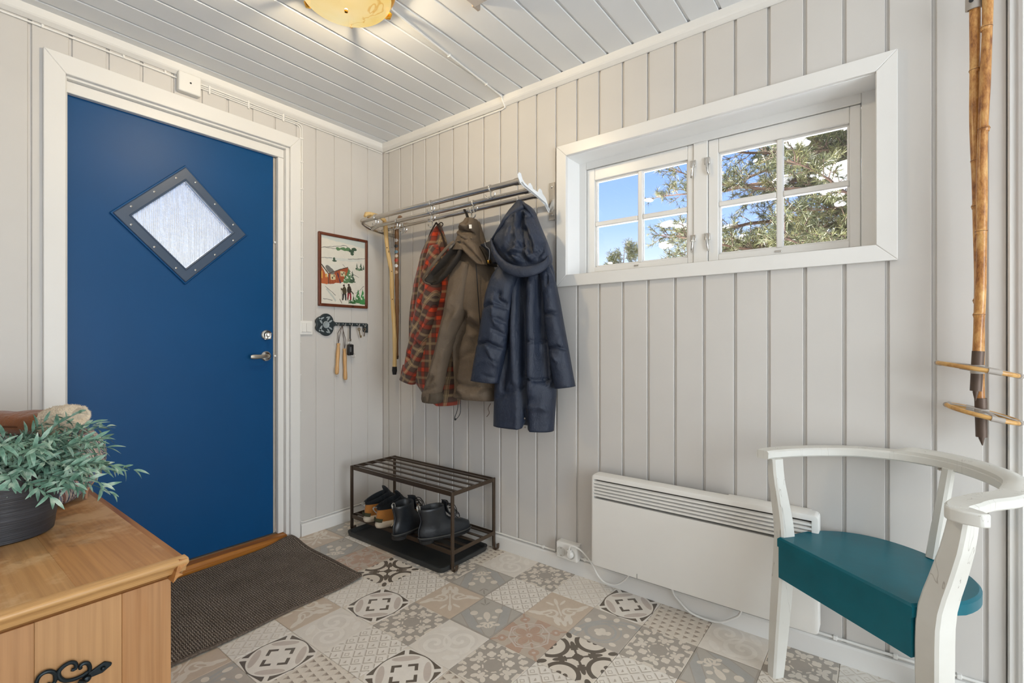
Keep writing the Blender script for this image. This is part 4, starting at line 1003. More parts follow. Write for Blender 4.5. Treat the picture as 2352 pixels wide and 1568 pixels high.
# --- brown hooded jacket (middle)
cb = Coat((.95, -.15), 10)
bj = thing('jacket', (.93, -.11, 1.74), 'brown cotton hooded jacket hanging in the middle of the hooks', 'jacket', 'jackets on the coat hooks')
garment(cb, 'body', [(-.045, 1.690), (-.072, 1.63), (-.10, 1.54), (-.135, 1.44), (-.148, 1.3), (-.15, 1.1), (-.145, .95), (-.145, .80)],
        [(.0, 1.690), (.025, 1.61), (.06, 1.5), (.085, 1.42), (.10, 1.25), (.105, 1.05), (.11, .9), (.11, .79)], -.02, [.015, .05, .075, .085, .08, .085, .09], [.012, .05, .06, .06, .06, .06, .06], M_olive, bj,
        strokes=[([(-.04, 1.21), (-.10, 1.06), (-.125, .83)], .018, -.045), ([(.035, 1.42), (.045, 1.2), (.03, 1.03)], .007, -.010), ([(.06, 1.40), (.072, 1.15), (.07, .85)], .008, -.012), ([(-.05, 1.16), (.0, 1.22), (.05, 1.17)], .012, .014), ([(-.02, 1.17), (.02, 1.15), (.05, 1.09)], .016, -.022), ([(.0, 1.11), (.04, 1.125), (.07, 1.15)], .010, .012), ([(.01, 1.08), (.015, .95), (.02, .86)], .006, -.012), ([(-.11, 1.02), (-.08, 1.0), (.0, 1.03)], .008, -.008), ([(-.12, .88), (-.05, .865), (.09, .86)], .010, -.014), ([(-.07, .85), (-.03, .815), (.08, .82)], .02, .016), ([(.05, 1.1), (.07, 1.0), (.085, .9)], .010, .010)], seed=4, nrow=90, ncol=52, noise_amp=.007, wr_amp=.006)
garment(cb, 'sleeve', [(-.10, 1.50), (-.128, 1.45), (-.155, 1.272), (-.205, 1.069), (-.262, .90), (-.298, .815), (-.300, .772)], [(-.02, 1.47), (-.028, 1.36), (-.048, 1.22), (-.11, 1.10), (-.160, .95), (-.185, .85), (-.215, .768)], .045, [.015, .045, .055, .055, .05, .05, .04], [.02, .04, .045, .045, .04, .04, .035], M_olive, bj,
        strokes=[([(-.05, 1.25), (-.10, 1.16), (-.15, .98)], .012, .012), ([(-.075, 1.18), (-.13, 1.08), (-.13, 1.0)], .012, -.014), ([(-.2, .86), (-.24, .84), (-.29, .83)], .008, -.010), ([(-.21, .90), (-.24, .87)], .010, -.010), ([(-.10, 1.30), (-.14, 1.14), (-.22, .92)], .010, .008)], seed=5, noise_amp=.006, wr_amp=.006)
garment(cb, 'cuff', [(-.300, .815), (-.305, .79), (-.298, .770)], [(-.19, .82), (-.185, .79), (-.20, .766)], .045, .05, .04, cloth('brown_cuff', C(80, 70, 58), .7), bj, nrow=14, ncol=28, strokes=[([(-.30+k*.018, .82), (-.30+k*.018, .77)], .004, -.006) for k in range(7)], seed=6)
# hood folded forward: neck roll, deep left flap and right flap
garment(cb, 'hood_crown', [(-.052, 1.700), (-.068, 1.675), (-.098, 1.640), (-.09, 1.60), (-.125, 1.545)], [(-.004, 1.698), (.012, 1.655), (.02, 1.60), (.035, 1.55), (.045, 1.52)], .02, [.03, .055, .06, .07, .07], .05, M_olive, bj,
        strokes=[([(-.09, 1.645), (-.045, 1.63), (.01, 1.61)], .010, -.026), ([(-.06, 1.67), (-.03, 1.65), (.0, 1.66)], .010, .010), ([(-.07, 1.60), (-.02, 1.57), (.03, 1.57)], .010, -.016), ([(-.03, 1.69), (-.01, 1.62), (.0, 1.55)], .008, -.010)], nrow=44, ncol=36, seed=7, wr_amp=.008)
garment(cb, 'hood', [(-.07, 1.575), (-.13, 1.525), (-.19, 1.47), (-.250, 1.415), (-.262, 1.395), (-.235, 1.372)], [(-.035, 1.575), (-.04, 1.53), (-.055, 1.49), (-.095, 1.44), (-.14, 1.40), (-.185, 1.372)], .085, [.02, .035, .04, .04, .035, .02], [.03, .03, .03, .02, .02, .01], M_olived, bj, strokes=[([(-.08, 1.54), (-.15, 1.46), (-.22, 1.40)], .03, -.045)], nrow=36, ncol=32, seed=8, hem=0)
band_piece(cb, 'hood_brim', [(-.055, .125, 1.572), (-.085, .13, 1.55), (-.14, .135, 1.50), (-.20, .13, 1.445), (-.250, .115, 1.405), (-.255, .10, 1.385), (-.22, .095, 1.372)], 0, .008, .6, M_olive, bj)
garment(cb, 'hood_side', [(-.045, 1.572), (-.03, 1.53), (.01, 1.49), (.045, 1.46)], [(.01, 1.580), (.045, 1.55), (.075, 1.50), (.095, 1.45)], .075, [.025, .035, .035, .02], .03, M_olive, bj, strokes=[([(-.02, 1.555), (.03, 1.51), (.075, 1.46)], .010, -.014)], nrow=30, ncol=30, seed=9, hem=0, wr_amp=.006)
garment(cb, 'collar_back', [(.030, 1.545), (.055, 1.50), (.08, 1.455)], [(.05, 1.555), (.085, 1.51), (.10, 1.46)], .0, .05, .04, M_olived, bj, nrow=20, ncol=24, hem=0, seed=10)
m = MB(); m.sweep([cb.w(-.035, .04, 1.690), cb.w(-.037, .05, 1.72), cb.w(-.040, .066, 1.737), cb.w(-.044, .05, 1.742), cb.w(-.04, .035, 1.72), cb.w(-.033, .02, 1.69)], [(-.0012, -.004), (.0012, -.004), (.0012, .004), (-.0012, .004)], up=(0, 1, .2)); obj('hanging_loop', m, M_olived, bj)
obj('care_label', MB().obox(cb.w(.005, .075, 1.645), (.006, .003, 0), (.002, -.001, -.010), (.0004, -.0008, 0)), plain('label_white', C(230, 228, 222), .6), bj)
m = MB(); m.tube(catmull([cb.w(-.075, .06, .79), cb.w(-.082, .06, .74), cb.w(-.098, .06, .70), cb.w(-.092, .06, .692), cb.w(-.070, .06, .715), cb.w(-.062, .06, .745), cb.w(-.065, .06, .79)], 26), .0018, 6); obj('drawcord', m, M_black, bj)
m = MB(); m.blob(cb.w(-.094, .06, .693), .006, .006, .006); obj('cord_lock', m, M_black, bj)
m = MB(); m.tube([cb.w(.035+.002*k, .072-.002*k, 1.46-.04*k) for k in range(10)], .0022, 6); obj('zip', m, M_black, bj)

# --- navy parka (rightmost)
cn = Coat((1.17, -.17), 15)
pk = thing('coat', (1.19, -.10, 1.74), 'long navy quilted parka with a hood, rightmost on the hooks', 'coat')
garment(cn, 'body', [(-.02, 1.49), (-.055, 1.42), (-.075, 1.3), (-.082, 1.0), (-.086, .84), (-.091, .680)],
        [(.17, 1.49), (.205, 1.42), (.218, 1.3), (.222, 1.0), (.219, .853), (.207, .676)], -.03, [.03, .075, .085, .085, .085, .08], [.03, .07, .075, .075, .07, .06], M_navy, pk,
        strokes=[([(.075, 1.40), (.080, 1.15), (.085, .9), (.089, .66)], .014, -.05), ([(.045, 1.38), (.04, 1.1), (.05, .9)], .014, .018), ([(.125, 1.38), (.128, 1.1), (.125, .85)], .020, .026), ([(.16, 1.36), (.172, 1.1), (.185, .9)], .014, -.022), ([(.005, 1.3), (.0, 1.0), (-.02, .86)], .015, -.02), ([(-.04, .83), (.03, .86), (.08, .98)], .007, -.008), ([(.095, 1.085), (.16, 1.085), (.2, 1.08)], .006, -.010), ([(.09, .915), (.15, .905), (.21, .91)], .007, -.014), ([(-.05, .82), (.0, .835), (.08, .87)], .007, -.008), ([(.12, .78), (.16, .79), (.19, .775)], .012, .012)], nrow=100, ncol=60, seed=11, noise_amp=.006,
        hemfn=lambda S, Z: .06*np.exp(-((S-.089)/.010)**2)-.006*(S > .09))
garment(cn, 'sleeve', [(-.005, 1.465), (-.06, 1.40), (-.092, 1.32), (-.112, 1.22), (-.138, 1.09), (-.160, .98), (-.178, .898)], [(.055, 1.43), (.052, 1.36), (.038, 1.28), (.026, 1.2), (.006, 1.071), (-.02, .96), (-.040, .888)], .045, [.02, .055, .065, .062, .058, .055, .045], [.03, .05, .05, .05, .05, .045, .04], M_navy, pk,
        strokes=[([(-.112, 1.235), (-.05, 1.255), (.03, 1.23)], .007, -.013), ([(-.14, 1.07), (-.07, 1.08), (.0, 1.045)], .007, -.015), ([(-.03, 1.28), (-.035, 1.2), (-.02, 1.16)], .010, .014), ([(.02, 1.25), (-.02, 1.275), (-.01, 1.3)], .012, -.016), ([(-.03, 1.19), (.02, 1.165)], .008, -.010), ([(-.04, 1.14), (.01, 1.11)], .008, -.010), ([(-.075, 1.07), (-.05, 1.02), (-.03, .97)], .010, .012), ([(-.05, 1.0), (-.02, .975)], .008, -.008), ([(-.09, .925), (-.05, .915)], .008, -.006)], nrow=80, ncol=44, seed=12, noise_amp=.005, wr_amp=.004)
garment(cn, 'sleeve', [(.140, 1.43), (.165, 1.36), (.178, 1.27), (.186, 1.17), (.203, 1.04), (.220, .93), (.230, .872)], [(.19, 1.45), (.220, 1.38), (.245, 1.28), (.266, 1.17), (.292, 1.035), (.312, .93), (.322, .884)], .015, [.015, .045, .055, .055, .052, .05, .042], [.03, .05, .05, .05, .05, .045, .04], M_navy, pk,
        strokes=[([(.17, 1.205), (.22, 1.21), (.27, 1.205)], .007, -.014), ([(.20, 1.05), (.25, 1.058), (.30, 1.045)], .007, -.014), ([(.20, 1.38), (.205, 1.34)], .006, -.010), ([(.215, 1.38), (.225, 1.34)], .006, -.010), ([(.23, 1.02), (.25, 1.0)], .010, .010)], nrow=80, ncol=44, seed=13, noise_amp=.005, wr_amp=.003)
garment(cn, 'hood', [(.060, 1.712), (.021, 1.665), (-.020, 1.608), (-.058, 1.55), (-.045, 1.500), (.0, 1.450), (.05, 1.415), (.105, 1.400)], [(.092, 1.712), (.134, 1.674), (.161, 1.611), (.197, 1.528), (.219, 1.458), (.210, 1.425), (.172, 1.405), (.112, 1.400)], .03, [.02, .055, .08, .10, .105, .10, .07, .03], [.02, .06, .07, .07, .06, .05, .04, .03], M_navy, pk,
        strokes=[([(.095, 1.66), (.098, 1.60), (.112, 1.53), (.118, 1.45)], .009, -.026), ([(.078, 1.655), (.082, 1.60), (.092, 1.55), (.088, 1.50)], .008, .018), ([(.05, 1.60), (.04, 1.55), (.03, 1.50)], .010, .010), ([(.10, 1.50), (.13, 1.47), (.15, 1.44)], .007, .012), ([(.125, 1.62), (.15, 1.56), (.175, 1.50), (.16, 1.45)], .012, .022), ([(.12, 1.58), (.14, 1.53), (.155, 1.47)], .009, -.018), ([(.19, 1.53), (.19, 1.48), (.165, 1.45)], .010, -.024), ([(.06, 1.48), (.085, 1.49), (.10, 1.48)], .007, .018), ([(.07, 1.46), (.085, 1.45), (.095, 1.435)], .007, .016), ([(.05, 1.47), (.06, 1.45)], .006, -.012), ([(.02, 1.62), (.05, 1.65), (.10, 1.665), (.13, 1.655)], .010, .010), ([(.11, 1.43), (.15, 1.43), (.19, 1.435)], .020, -.018)], nrow=80, ncol=60, seed=14, noise_amp=.005, wr_amp=.006, hem=0)
garment(cn, 'hood_fold', [(.062, 1.722), (.030, 1.690), (.0, 1.645), (-.032, 1.595), (-.066, 1.555)], [(.088, 1.722), (.112, 1.690), (.08, 1.662), (.03, 1.622), (-.045, 1.548)], .052, [.03, .045, .055, .05, .03], .05, M_navy, pk, nrow=36, ncol=30, seed=15, hem=0)
garment(cn, 'hood_fold', [(.078, 1.715), (.10, 1.685), (.118, 1.66), (.138, 1.64)], [(.094, 1.716), (.128, 1.69), (.146, 1.66), (.147, 1.632)], .045, [.03, .045, .04, .02], .04, M_navy, pk, nrow=24, ncol=24, seed=16, hem=0)
P = catmull([(-.062, .075, 1.556), (-.035, .115, 1.515), (.0, .130, 1.462), (.05, .142, 1.420), (.105, .140, 1.402), (.165, .125, 1.404), (.205, .10, 1.425), (.222, .075, 1.458)], 30)
rings = []
for i, p in enumerate(P):
    k = math.sin(PI*i/29)**.5; wz = .012+.014*k
    rings.append([cn.w(p[0]+.35*wz*math.sin(a)*(.5-i/29), p[1]+.011*math.cos(a)+.002*math.sin(i*2.1), p[2]-wz*.5+wz*math.sin(a)) for a in [2*PI*q/14 for q in range(14)]])
m = MB(); m.loft(rings); obj('hood_brim', m, M_navy, pk, smooth=True, ang=180)
garment(cn, 'collar', [(-.150, 1.548), (-.120, 1.525), (-.095, 1.49), (-.080, 1.452)], [(-.060, 1.568), (-.050, 1.54), (-.045, 1.50), (-.040, 1.455)], .01, [.012, .03, .035, .03], .03, M_navyd, pk, nrow=24, ncol=24, hem=0, seed=17)
m = MB(); m.tube(catmull([cn.w(-.110, .042, 1.553), cn.w(-.10, .052, 1.53), cn.w(-.078, .058, 1.51), cn.w(-.08, .06, 1.46)], 12), .0016, 6); obj('piping', m, plain('grey_piping', C(120, 124, 132), .5), pk)
m = MB(); m.lathe([(.0, -.006), (.009, -.006), (.010, 0), (.009, .006), (0, .007)], cn.w(-.083, .05, 1.458), 14, 'X'); obj('toggle', m, M_brass, pk, smooth=True)
m = MB(); m.tube(catmull([cn.w(.074, .03, 1.72), (1.184, -.09, 1.748), (1.186, -.083, 1.752), (1.186, -.08, 1.735), cn.w(.08, .02, 1.715)], 12), .0026, 6); obj('hanging_loop', m, M_navyd, pk)
for zz in (.715, .755): obj('snap', MB().lathe([(.004, 0), (.004, .002), (0, .003)], cn.w(.100, .062, zz-.02), 8, 'Y'), M_chrome2, pk)
m = MB(); m.tube(catmull([cn.w(-.085, .03, .79), cn.w(-.098, .03, .765), cn.w(-.092, .03, .745), cn.w(-.106, .03, .725)], 14), .0016, 6); obj('loose_thread', m, M_cord, pk)
# ------------------------------------------------------------------ shoe rack and boot tray
M_iron = plain('bronzed_flat_steel', C(92, 78, 66), .42, .75, .12, 14, 60, .12)
sr = thing('shoe_rack', (.55, -.19, 0), 'low brown flat-steel shoe rack in the corner', 'shoe rack')
X0, X1, Y0, Y1, ZT = .152, .956, -.335, -.030, .372
def bar(mb, p0, p1, w, h):
    p0, p1 = Vector(p0), Vector(p1); d = (p1-p0); L = d.length/2; d.normalize(); s_ = d.cross(Vector((0, 0, 1)))
    if s_.length < .1: s_ = Vector((0, 1, 0))
    s_.normalize(); mb.obox((p0+p1)/2, d*L, s_*w/2, s_.cross(d)*h/2)
for x, y in ((X0, Y0), (X1, Y0), (X0, Y1), (X1, Y1)):
    m = MB(); sx = 1
    m.box(x-.0045, x+.0045, y-.0085, y+.0085, .018, ZT)
    m.sweep(catmull([(x, y, .020), (x+.004*sx, y, .006), (x+.014*sx, y, .0022), (x+.024*sx, y, .008), (x+.028*sx, y, .020), (x+.028*sx, y, .036)], 14), [(-.003, -.0085), (.003, -.0085), (.003, .0085), (-.003, .0085)], up=(-1, 0, .3))
    obj('leg', m, M_iron, sr, bevel=.001)
for nm, z, yo in (('top_frame', ZT, 0), ('shelf_frame', .094, .004)):
    m = MB()
    m.box(X0-.005, X1+.005, Y0-.003, Y0+.003, z-.022, z); m.box(X0-.005, X1+.005, Y1-.003, Y1+.003, z-.022, z)
    m.box(X0-.004, X0, Y0, Y1, z-.020, z); m.box(X1, X1+.004, Y0, Y1, z-.020, z)
    fr = obj(nm, m, M_iron, sr, bevel=.001)
    for k in range(5):
        y = Y0+.028+k*(Y1-Y0-.056)/4
        obj('slat', MB().box(X0, X1, y-.009, y+.009, z-.006, z-.001), M_iron, fr, bevel=.001)
M_tray = plain('black_rubber_tray', C(40, 42, 43), .5, var=.25, vscale=6, bscale=40, bstr=.2)
tray = MB()
tx0, tx1, ty0, ty1 = .186, .945, -.398, -.050
def rr(x0, x1, y0, y1, r, z, n=5):
    pts = []
    for cx, cy, a0 in ((x1-r, y1-r, 0), (x0+r, y1-r, PI/2), (x0+r, y0+r, PI), (x1-r, y0+r, 1.5*PI)):
        pts += [(cx+r*math.cos(a0+PI/2*k/n), cy+r*math.sin(a0+PI/2*k/n), z) for k in range(n+1)]
    return pts
rings = [rr(tx0+i, tx1-i, ty0+i, ty1-i, .03, z) for i, z in ((.006, .0015), (.004, .004), (0, .022), (0, .026), (.006, .027), (.010, .024), (.014, .007), (.018, .005))]
tray.loft(rings); tr_ = obj('boot_tray', tray, M_tray, None, smooth=True, ang=40); tag(tr_, 'shallow black boot tray on the floor under the shoe rack', 'tray')

# ------------------------------------------------------------------ shoes
class Frame2:
    def __init__(s, x, y, z, hx, hy): l = math.hypot(hx, hy); s.o = Vector((x, y, z)); s.a = Vector((hx/l, hy/l, 0)); s.b = Vector((-hy/l, hx/l, 0))
    def w(s, a, b, z): p = s.o+s.a*a+s.b*b; return (p.x, p.y, p.z+z)
def slice_ring(F, x0, x1, w, z0, ztoe, n=28, ball=.35, sq=.8):
    """egg outline: x0 heel, x1 toe; height blends from z0 at the heel to ztoe at the toe"""
    r = []
    for k in range(n):
        th = 2*PI*k/n; t = (1-math.cos(th))/2; s_ = math.sin(th)
        wd = w*(1+ball*(t-.35)*(1.15-t)*1.6)
        r.append(F.w(x0+(x1-x0)*t, math.copysign(abs(s_)**sq, s_)*wd, z0+(ztoe-z0)*t))
    return r
M_sneak_w = plain('cream_rubber_midsole', C(214, 200, 178), .55, var=.06, vscale=20, bscale=120, bstr=.15)
M_suede = cloth('tan_suede', C(176, 116, 54), .85, .12, 300, .3, .3)
M_sdark = cloth('navy_black_knit', C(24, 30, 36), .7, .12, 260, .5, .1)
M_olv = cloth('olive_webbing', C(66, 66, 46), .75, .1)
M_leather = plain('black_boot_leather', C(34, 37, 41), .38, var=.35, vscale=14, bscale=48, bstr=.6, bdist=.002)
M_bsole = plain('black_boot_sole', C(34, 34, 34), .6, var=.2)
M_loopw = plain('striped_pull_loop', C(150, 146, 138), .7, var=.6, vscale=160)
def sneaker(x, y, hx, hy, label):
    F = Frame2(x, y, .0945, hx, hy); t = thing('sneaker', (x, y, .0945), label, 'shoe', 'sneakers on the shoe rack')
    m = MB(); m.loft([slice_ring(F, .010, .270, .036, .0005, .010), slice_ring(F, -.004, .285, .046, .006, .014), slice_ring(F, -.010, .290, .050, .020, .020), slice_ring(F, -.006, .290, .048, .034, .026), slice_ring(F, .004, .284, .043, .040, .030)])
    s_ = obj('midsole', m, M_sneak_w, t, smooth=True, ang=60)
    for k in range(7):
        for sg in (-1, 1):
            a0 = .055+k*.024
            m = MB(); m.tube([F.w(a0, sg*.0485, .010), F.w(a0+.010, sg*.0515, .020), F.w(a0+.020, sg*.0495, .031)], [.003, .0045, .003], 6); obj('sole_rib', m, M_sneak_w, s_, smooth=True)
    m = MB(); m.loft([slice_ring(F, .000, .284, .043, .036, .028), slice_ring(F, -.003, .280, .042, .052, .045), slice_ring(F, -.001, .262, .039, .075, .066), slice_ring(F, .002, .225, .037, .098, .094)]); obj('upper', m, M_suede, t, smooth=True)
    m = MB(); m.loft([slice_ring(F, .003, .235, .0365, .086, .082), slice_ring(F, .003, .20, .036, .102, .110), slice_ring(F, -.004, .165, .034, .108, .132), slice_ring(F, -.006, .150, .032, .114, .150), slice_ring(F, .000, .142, .028, .113, .148), slice_ring(F, .012, .125, .022, .09, .11), slice_ring(F, .02, .11, .018, .075, .08)]); obj('collar', m, M_sdark, t, smooth=True)
    m = MB(); tg = [F.w(.150, 0, .100), F.w(.142, 0, .135), F.w(.128, 0, .162), F.w(.118, 0, .176)]
    m.sweep(tg, [(-.004, -.026), (.004, -.022), (.005, 0), (.004, .022), (-.004, .026), (-.003, 0)], up=tuple(F.a), scales=[(1, 1), (1, 1), (1, .95), (.6, .55)]); obj('tongue', m, M_sdark, t, smooth=True, ang=70)
    m = MB(); m.loft([[F.w(-.0065+.011*k*k*6.0*.02+(abs(q)/.034)**2*.014, q*1.12, z) for q in np.linspace(-.034, .034, 9)] for k, z in enumerate((.040, .048, .056))], False, False)
    n = len(m.v); m.v += [tuple(Vector(p)-F.a*.003) for p in m.v]; m.f += [tuple(reversed([i+n for i in f])) for f in m.f]; m.uv = [None]*len(m.f); obj('heel_strip', m, M_olv, t, smooth=True)
    m = MB(); m.tube(catmull([F.w(-.004, 0, .112), F.w(-.018, .0, .118), F.w(-.022, 0, .108), F.w(-.012, .0, .094), F.w(-.004, 0, .085)], 14), .0035, 8, ell=(1.6, .7), up=tuple(F.b)); obj('pull_loop', m, M_loopw, t, smooth=True)
    m = MB()
    for k in range(4):
        a, z = .228-.022*k, .080+.0125*k
        m.tube([F.w(a, -.026, z-.006), F.w(a-.004, 0, z+.010), F.w(a, .026, z-.006)], .0025, 6)
    obj('lace', m, M_sdark, t, smooth=True)
sneaker(.330, -.372, .05, 1, 'leftmost tan and cream sneaker with dark collar on the shoe rack')
sneaker(.450, -.385, .10, 1, 'tan and cream sneaker with dark collar, standing next to the black boots')
def boot(x, y, hx, hy, label, lace_side):
    F = Frame2(x, y, .0945, hx, hy); t = thing('boot', (x, y, .0945), label, 'boot', 'black boots on the shoe rack')
    so = MB(); so.loft([slice_ring(F, .0, .072, .035, .0005, .0005, ball=.1), slice_ring(F, -.004, .078, .038, .016, .018, ball=.1)])
    so.loft([slice_ring(F, -.004, .286, .043, .012, .012), slice_ring(F, -.006, .292, .046, .018, .016), slice_ring(F, -.006, .292, .046, .026, .022), slice_ring(F, -.002, .288, .042, .029, .026)])
    so.loft([slice_ring(F, .115, .282, .040, .0006, .004), slice_ring(F, .105, .288, .043, .014, .014)])
    obj('sole', so, M_bsole, t, smooth=True, ang=40)
    wt = MB(); wt.tube(slice_ring(F, -.008, .294, .047, .0275, .0235, 40), .0022, 6, loop=True); obj('welt', wt, plain('boot_welt_grey', C(74, 74, 72), .6), t, smooth=True)
    R = [(.000, .286, .040, .026, .022), (-.006, .285, .042, .045, .042), (-.004, .278, .041, .064, .056), (.004, .238, .038, .080, .076), (.009, .172, .037, .092, .094), (.009, .146, .037, .112, .114), (.003, .138, .038, .136, .138), (-.004, .134, .040, .156, .158), (-.006, .132, .041, .166, .170), (-.003, .128, .038, .168, .172), (.004, .120, .033, .160, .163), (.012, .112, .030, .12, .12), (.02, .105, .026, .09, .09)]
    rings = [slice_ring(F, a, b_, w_, z0, z1, 36, ball=.35 if i < 4 else .05) for i, (a, b_, w_, z0, z1) in enumerate(R)]
    rr_ = []
    for i, r in enumerate(rings):
        rr_.append([Vector(p)+(Vector(p)-F.o).normalized()*.0050*mnoise.noise(Vector((p[0]*34+x*9, p[1]*34, p[2]*85))) if 1 < i < 8 else p for p in r])
    m = MB(); m.loft(rr_); obj('upper', m, M_leather, t, smooth=True, ang=80)
    m = MB(); tg = [F.w(.185, 0, .098), F.w(.150, 0, .130), F.w(.138, 0, .160), F.w(.140, 0, .182)]
    m.sweep(tg, [(-.003, -.024), (.003, -.022), (.004, 0), (.003, .022), (-.003, .024), (-.002, 0)], up=tuple(F.a)); obj('tongue', m, M_leather, t, smooth=True, ang=70)
    m = MB(); m.tube(catmull([F.w(-.004, .004, .160), F.w(-.010, .006, .180), F.w(-.006, .0, .188), F.w(-.002, -.006, .180), F.w(.000, -.004, .158)], 14), .0032, 8, ell=(1.8, .6), up=tuple(F.a)); obj('pull_loop', m, M_loopw, t, smooth=True)
    for sg in (-1, 1):
        m = MB()
        for k in range(5): m.lathe([(.004, 0), (.004, .002), (.002, .0028)], F.w(.208-.016*k, sg*.027, .092+.018*k), 8)
        obj('eyelets', m, M_chrome, t)
    m = MB()
    for k in range(5):
        a, z = .212-.016*k, .094+.018*k
        for sg in (-1, 1): m.tube(catmull([F.w(a, sg*.027, z), F.w(a+.006, 0, z+.014), F.w(a-.012, -sg*.027, z+.016)], 7), .0022, 6)
    m.tube(catmull([F.w(.15, 0, .165), F.w(.175, -.035, .15), F.w(.17, -.045, .12), F.w(.19, -.047, .10)], 10), .0022, 6); m.tube(catmull([F.w(.15, 0, .165), F.w(.178, -.02, .165), F.w(.185, -.046, .13), F.w(.165, -.05, .105)], 10), .0022, 6)
    obj('lace', m, M_black, t, smooth=True)
    m = MB(); m.tube([F.w(a-.0015, 0, z) for a, z in ((-.002, .03), (-.0065, .05), (-.004, .07), (.003, .09), (.0075, .105), (.006, .125), (-.001, .145), (-.006, .163))], .0022, 6); obj('back_seam', m, M_leather, t, smooth=True)
boot(.642, -.425, -.20, 1, 'left black leather lace-up boot on the shoe rack, seen from behind', 1)
boot(.772, -.375, .26, 1, 'right black leather lace-up boot with its toe turned to the right', 1)

# ------------------------------------------------------------------ door mat
M_mat, nt, b = new_mat('woven_mat')
uvn = N(nt, 'ShaderNodeUVMap'); X.nt = nt; sp = N(nt, 'ShaderNodeSeparateXYZ'); nt.links.new(uvn.outputs[0], sp.inputs[0])
jit = nz(nt, uvn.outputs[0], 60, 3)
u_ = X(sp.outputs['X'])*112.0+X(jit)*.9; v_ = X(sp.outputs['Y'])*112.0+X(jit)*.9
fu, fv = xfrac(u_), xfrac(v_)
row = xfrac((X.op('FLOOR', u_)+X.op('FLOOR', v_))*.5) > .25
wu = X.op('SINE', fu*PI); wv = X.op('SINE', fv*PI)
hgt = xmax((wv*1.35-.40)*row, (wu*1.25-.45)*(1.0-row))
tone = hgt
nv = nz(nt, uvn.outputs[0], 9, 4); nf = nz(nt, uvn.outputs[0], 180, 2)
c = ramp(nt, tone.v, [(.12, C(58, 50, 45)), (.55, C(128, 117, 107)), (.9, C(178, 168, 157))])
c = mixc(nt, .7, c, ramp(nt, nf, [(.35, (.55, .53, .5, 1)), (.65, (1.25, 1.2, 1.15, 1))]), 'MULTIPLY')
c = mixc(nt, .6, c, ramp(nt, nv, [(.3, (.74, .72, .7, 1)), (.65, (1.1, 1.1, 1.1, 1))]), 'MULTIPLY')
nt.links.new(c, b.inputs['Base Color']); b.inputs['Roughness'].default_value = .9; b.inputs['Specular IOR Level'].default_value = .15
bump(nt, b, hgt.v, 1.0, .004)
def mat_pt(a, t):
    """a: 0..1 from the threshold side to the room side, t: distance from the corner end along the door"""
    x = .036+a*(.640+.028*t); y = -.632-.010*a-t+.012*math.sin(a*3.1)*(t < .01)
    lift = .030*math.exp(-((a-.02)/.16)**2-(t/.11)**2)+.005*math.exp(-((a-1)/.10)**2-(t/.06)**2)
    lift += .004*max(0, math.sin(t*9+a*2))*(.3+.7*abs(a-.5))
    x += .005*math.sin(t*14)*(1 if a > .5 else .6)
    return x, y, .0015+lift
na, nt_ = 30, 60
mat = thing('doormat', (.36, -1.15, .002), 'grey-brown woven mat in front of the blue door, one corner curled', 'mat')
m = MB(); g = []
for i in range(nt_+1):
    for j in range(na+1): g.append((j/na, .90*i/nt_))
top = [(lambda p: (p[0], p[1], p[2]+.0075))(mat_pt(*q)) for q in g]; bot = [mat_pt(*q) for q in g]
n = len(top); m.v = top+bot
for i in range(nt_):
    for j in range(na):
        a = i*(na+1)+j; q = [a, a+1, a+na+2, a+na+1]
        m.f.append(tuple(reversed(q))); m.uv.append([(g[k][0]*.66, g[k][1]) for k in reversed(q)])
        m.f.append(tuple(k+n for k in q)); m.uv.append([(g[k][0]*.66, g[k][1]) for k in q])
obj('weave', m, M_mat, mat, smooth=True)
M_bind = plain('mat_binding', C(98, 86, 76), .9, var=.45, vscale=120, bscale=200, bstr=.6, bdist=.002)
for e in (lambda s_: (0, .90*s_), lambda s_: (1, .90*s_), lambda s_: (s_, 0.0)):
    P = []
    for k in range(50):
        a, t_ = e(k/49); p = mat_pt(a, t_); P.append((p[0], p[1], p[2]+.0048))
    m = MB(); m.tube(P, .0056, 8, ell=(.9, 1.3)); obj('binding', m, M_bind, mat, smooth=True)

# ------------------------------------------------------------------ pine chest
ch = thing('chest', (.91, -1.83, 0), 'worn pine blanket chest with an iron end handle, at the left edge', 'chest')
Lx0, Lx1, Ly0, Ly1, Lz = .476, 1.338, -2.12, -1.556, .600
M_pt = wood('pine_lid', C(198, 146, 92), C(164, 108, 60), 0, 1.3, .42, C(214, 174, 128))
M_pt2 = wood('pine_lid_pale', C(208, 160, 106), C(176, 118, 68), 0, 1.1, .42, C(220, 184, 138))
M_pe = wood('pine_end_boards', C(182, 134, 88), C(168, 116, 68), 2, 1.0, .42)
M_pm = wood('pine_moulding', C(202, 156, 100), C(158, 104, 56), 1, 2.2, .38)
ys = (Ly1-.018, -1.742, -1.93, Ly0+.018)
for k in range(3):
    obj('lid_board', MB().box(Lx0+.004, Lx1-.028, ys[k+1]+.0001, ys[k]-.0001, Lz-.024, Lz), (M_pt, M_pt2, M_pt)[k], ch, bevel=.0004)
ogee = [(-.028, 0), (-.004, -.0006), (-.001, -.004), (0, -.009), (-.003, -.013), (-.009, -.017), (-.015, -.022), (-.018, -.028), (-.021, -.034), (-.030, -.036), (-.040, -.046)]
m = MB(); m.prism(ogee, lambda d, h: (Lx1+d, Ly0, Lz+h), lambda d, h: (Lx1+d, Ly1, Lz+h)); bm_fix(m); obj('lid_moulding', m, M_pm, ch, smooth=True, ang=50)
og2 = [(d+.01 if d < -.02 else d, h) for d, h in ogee]
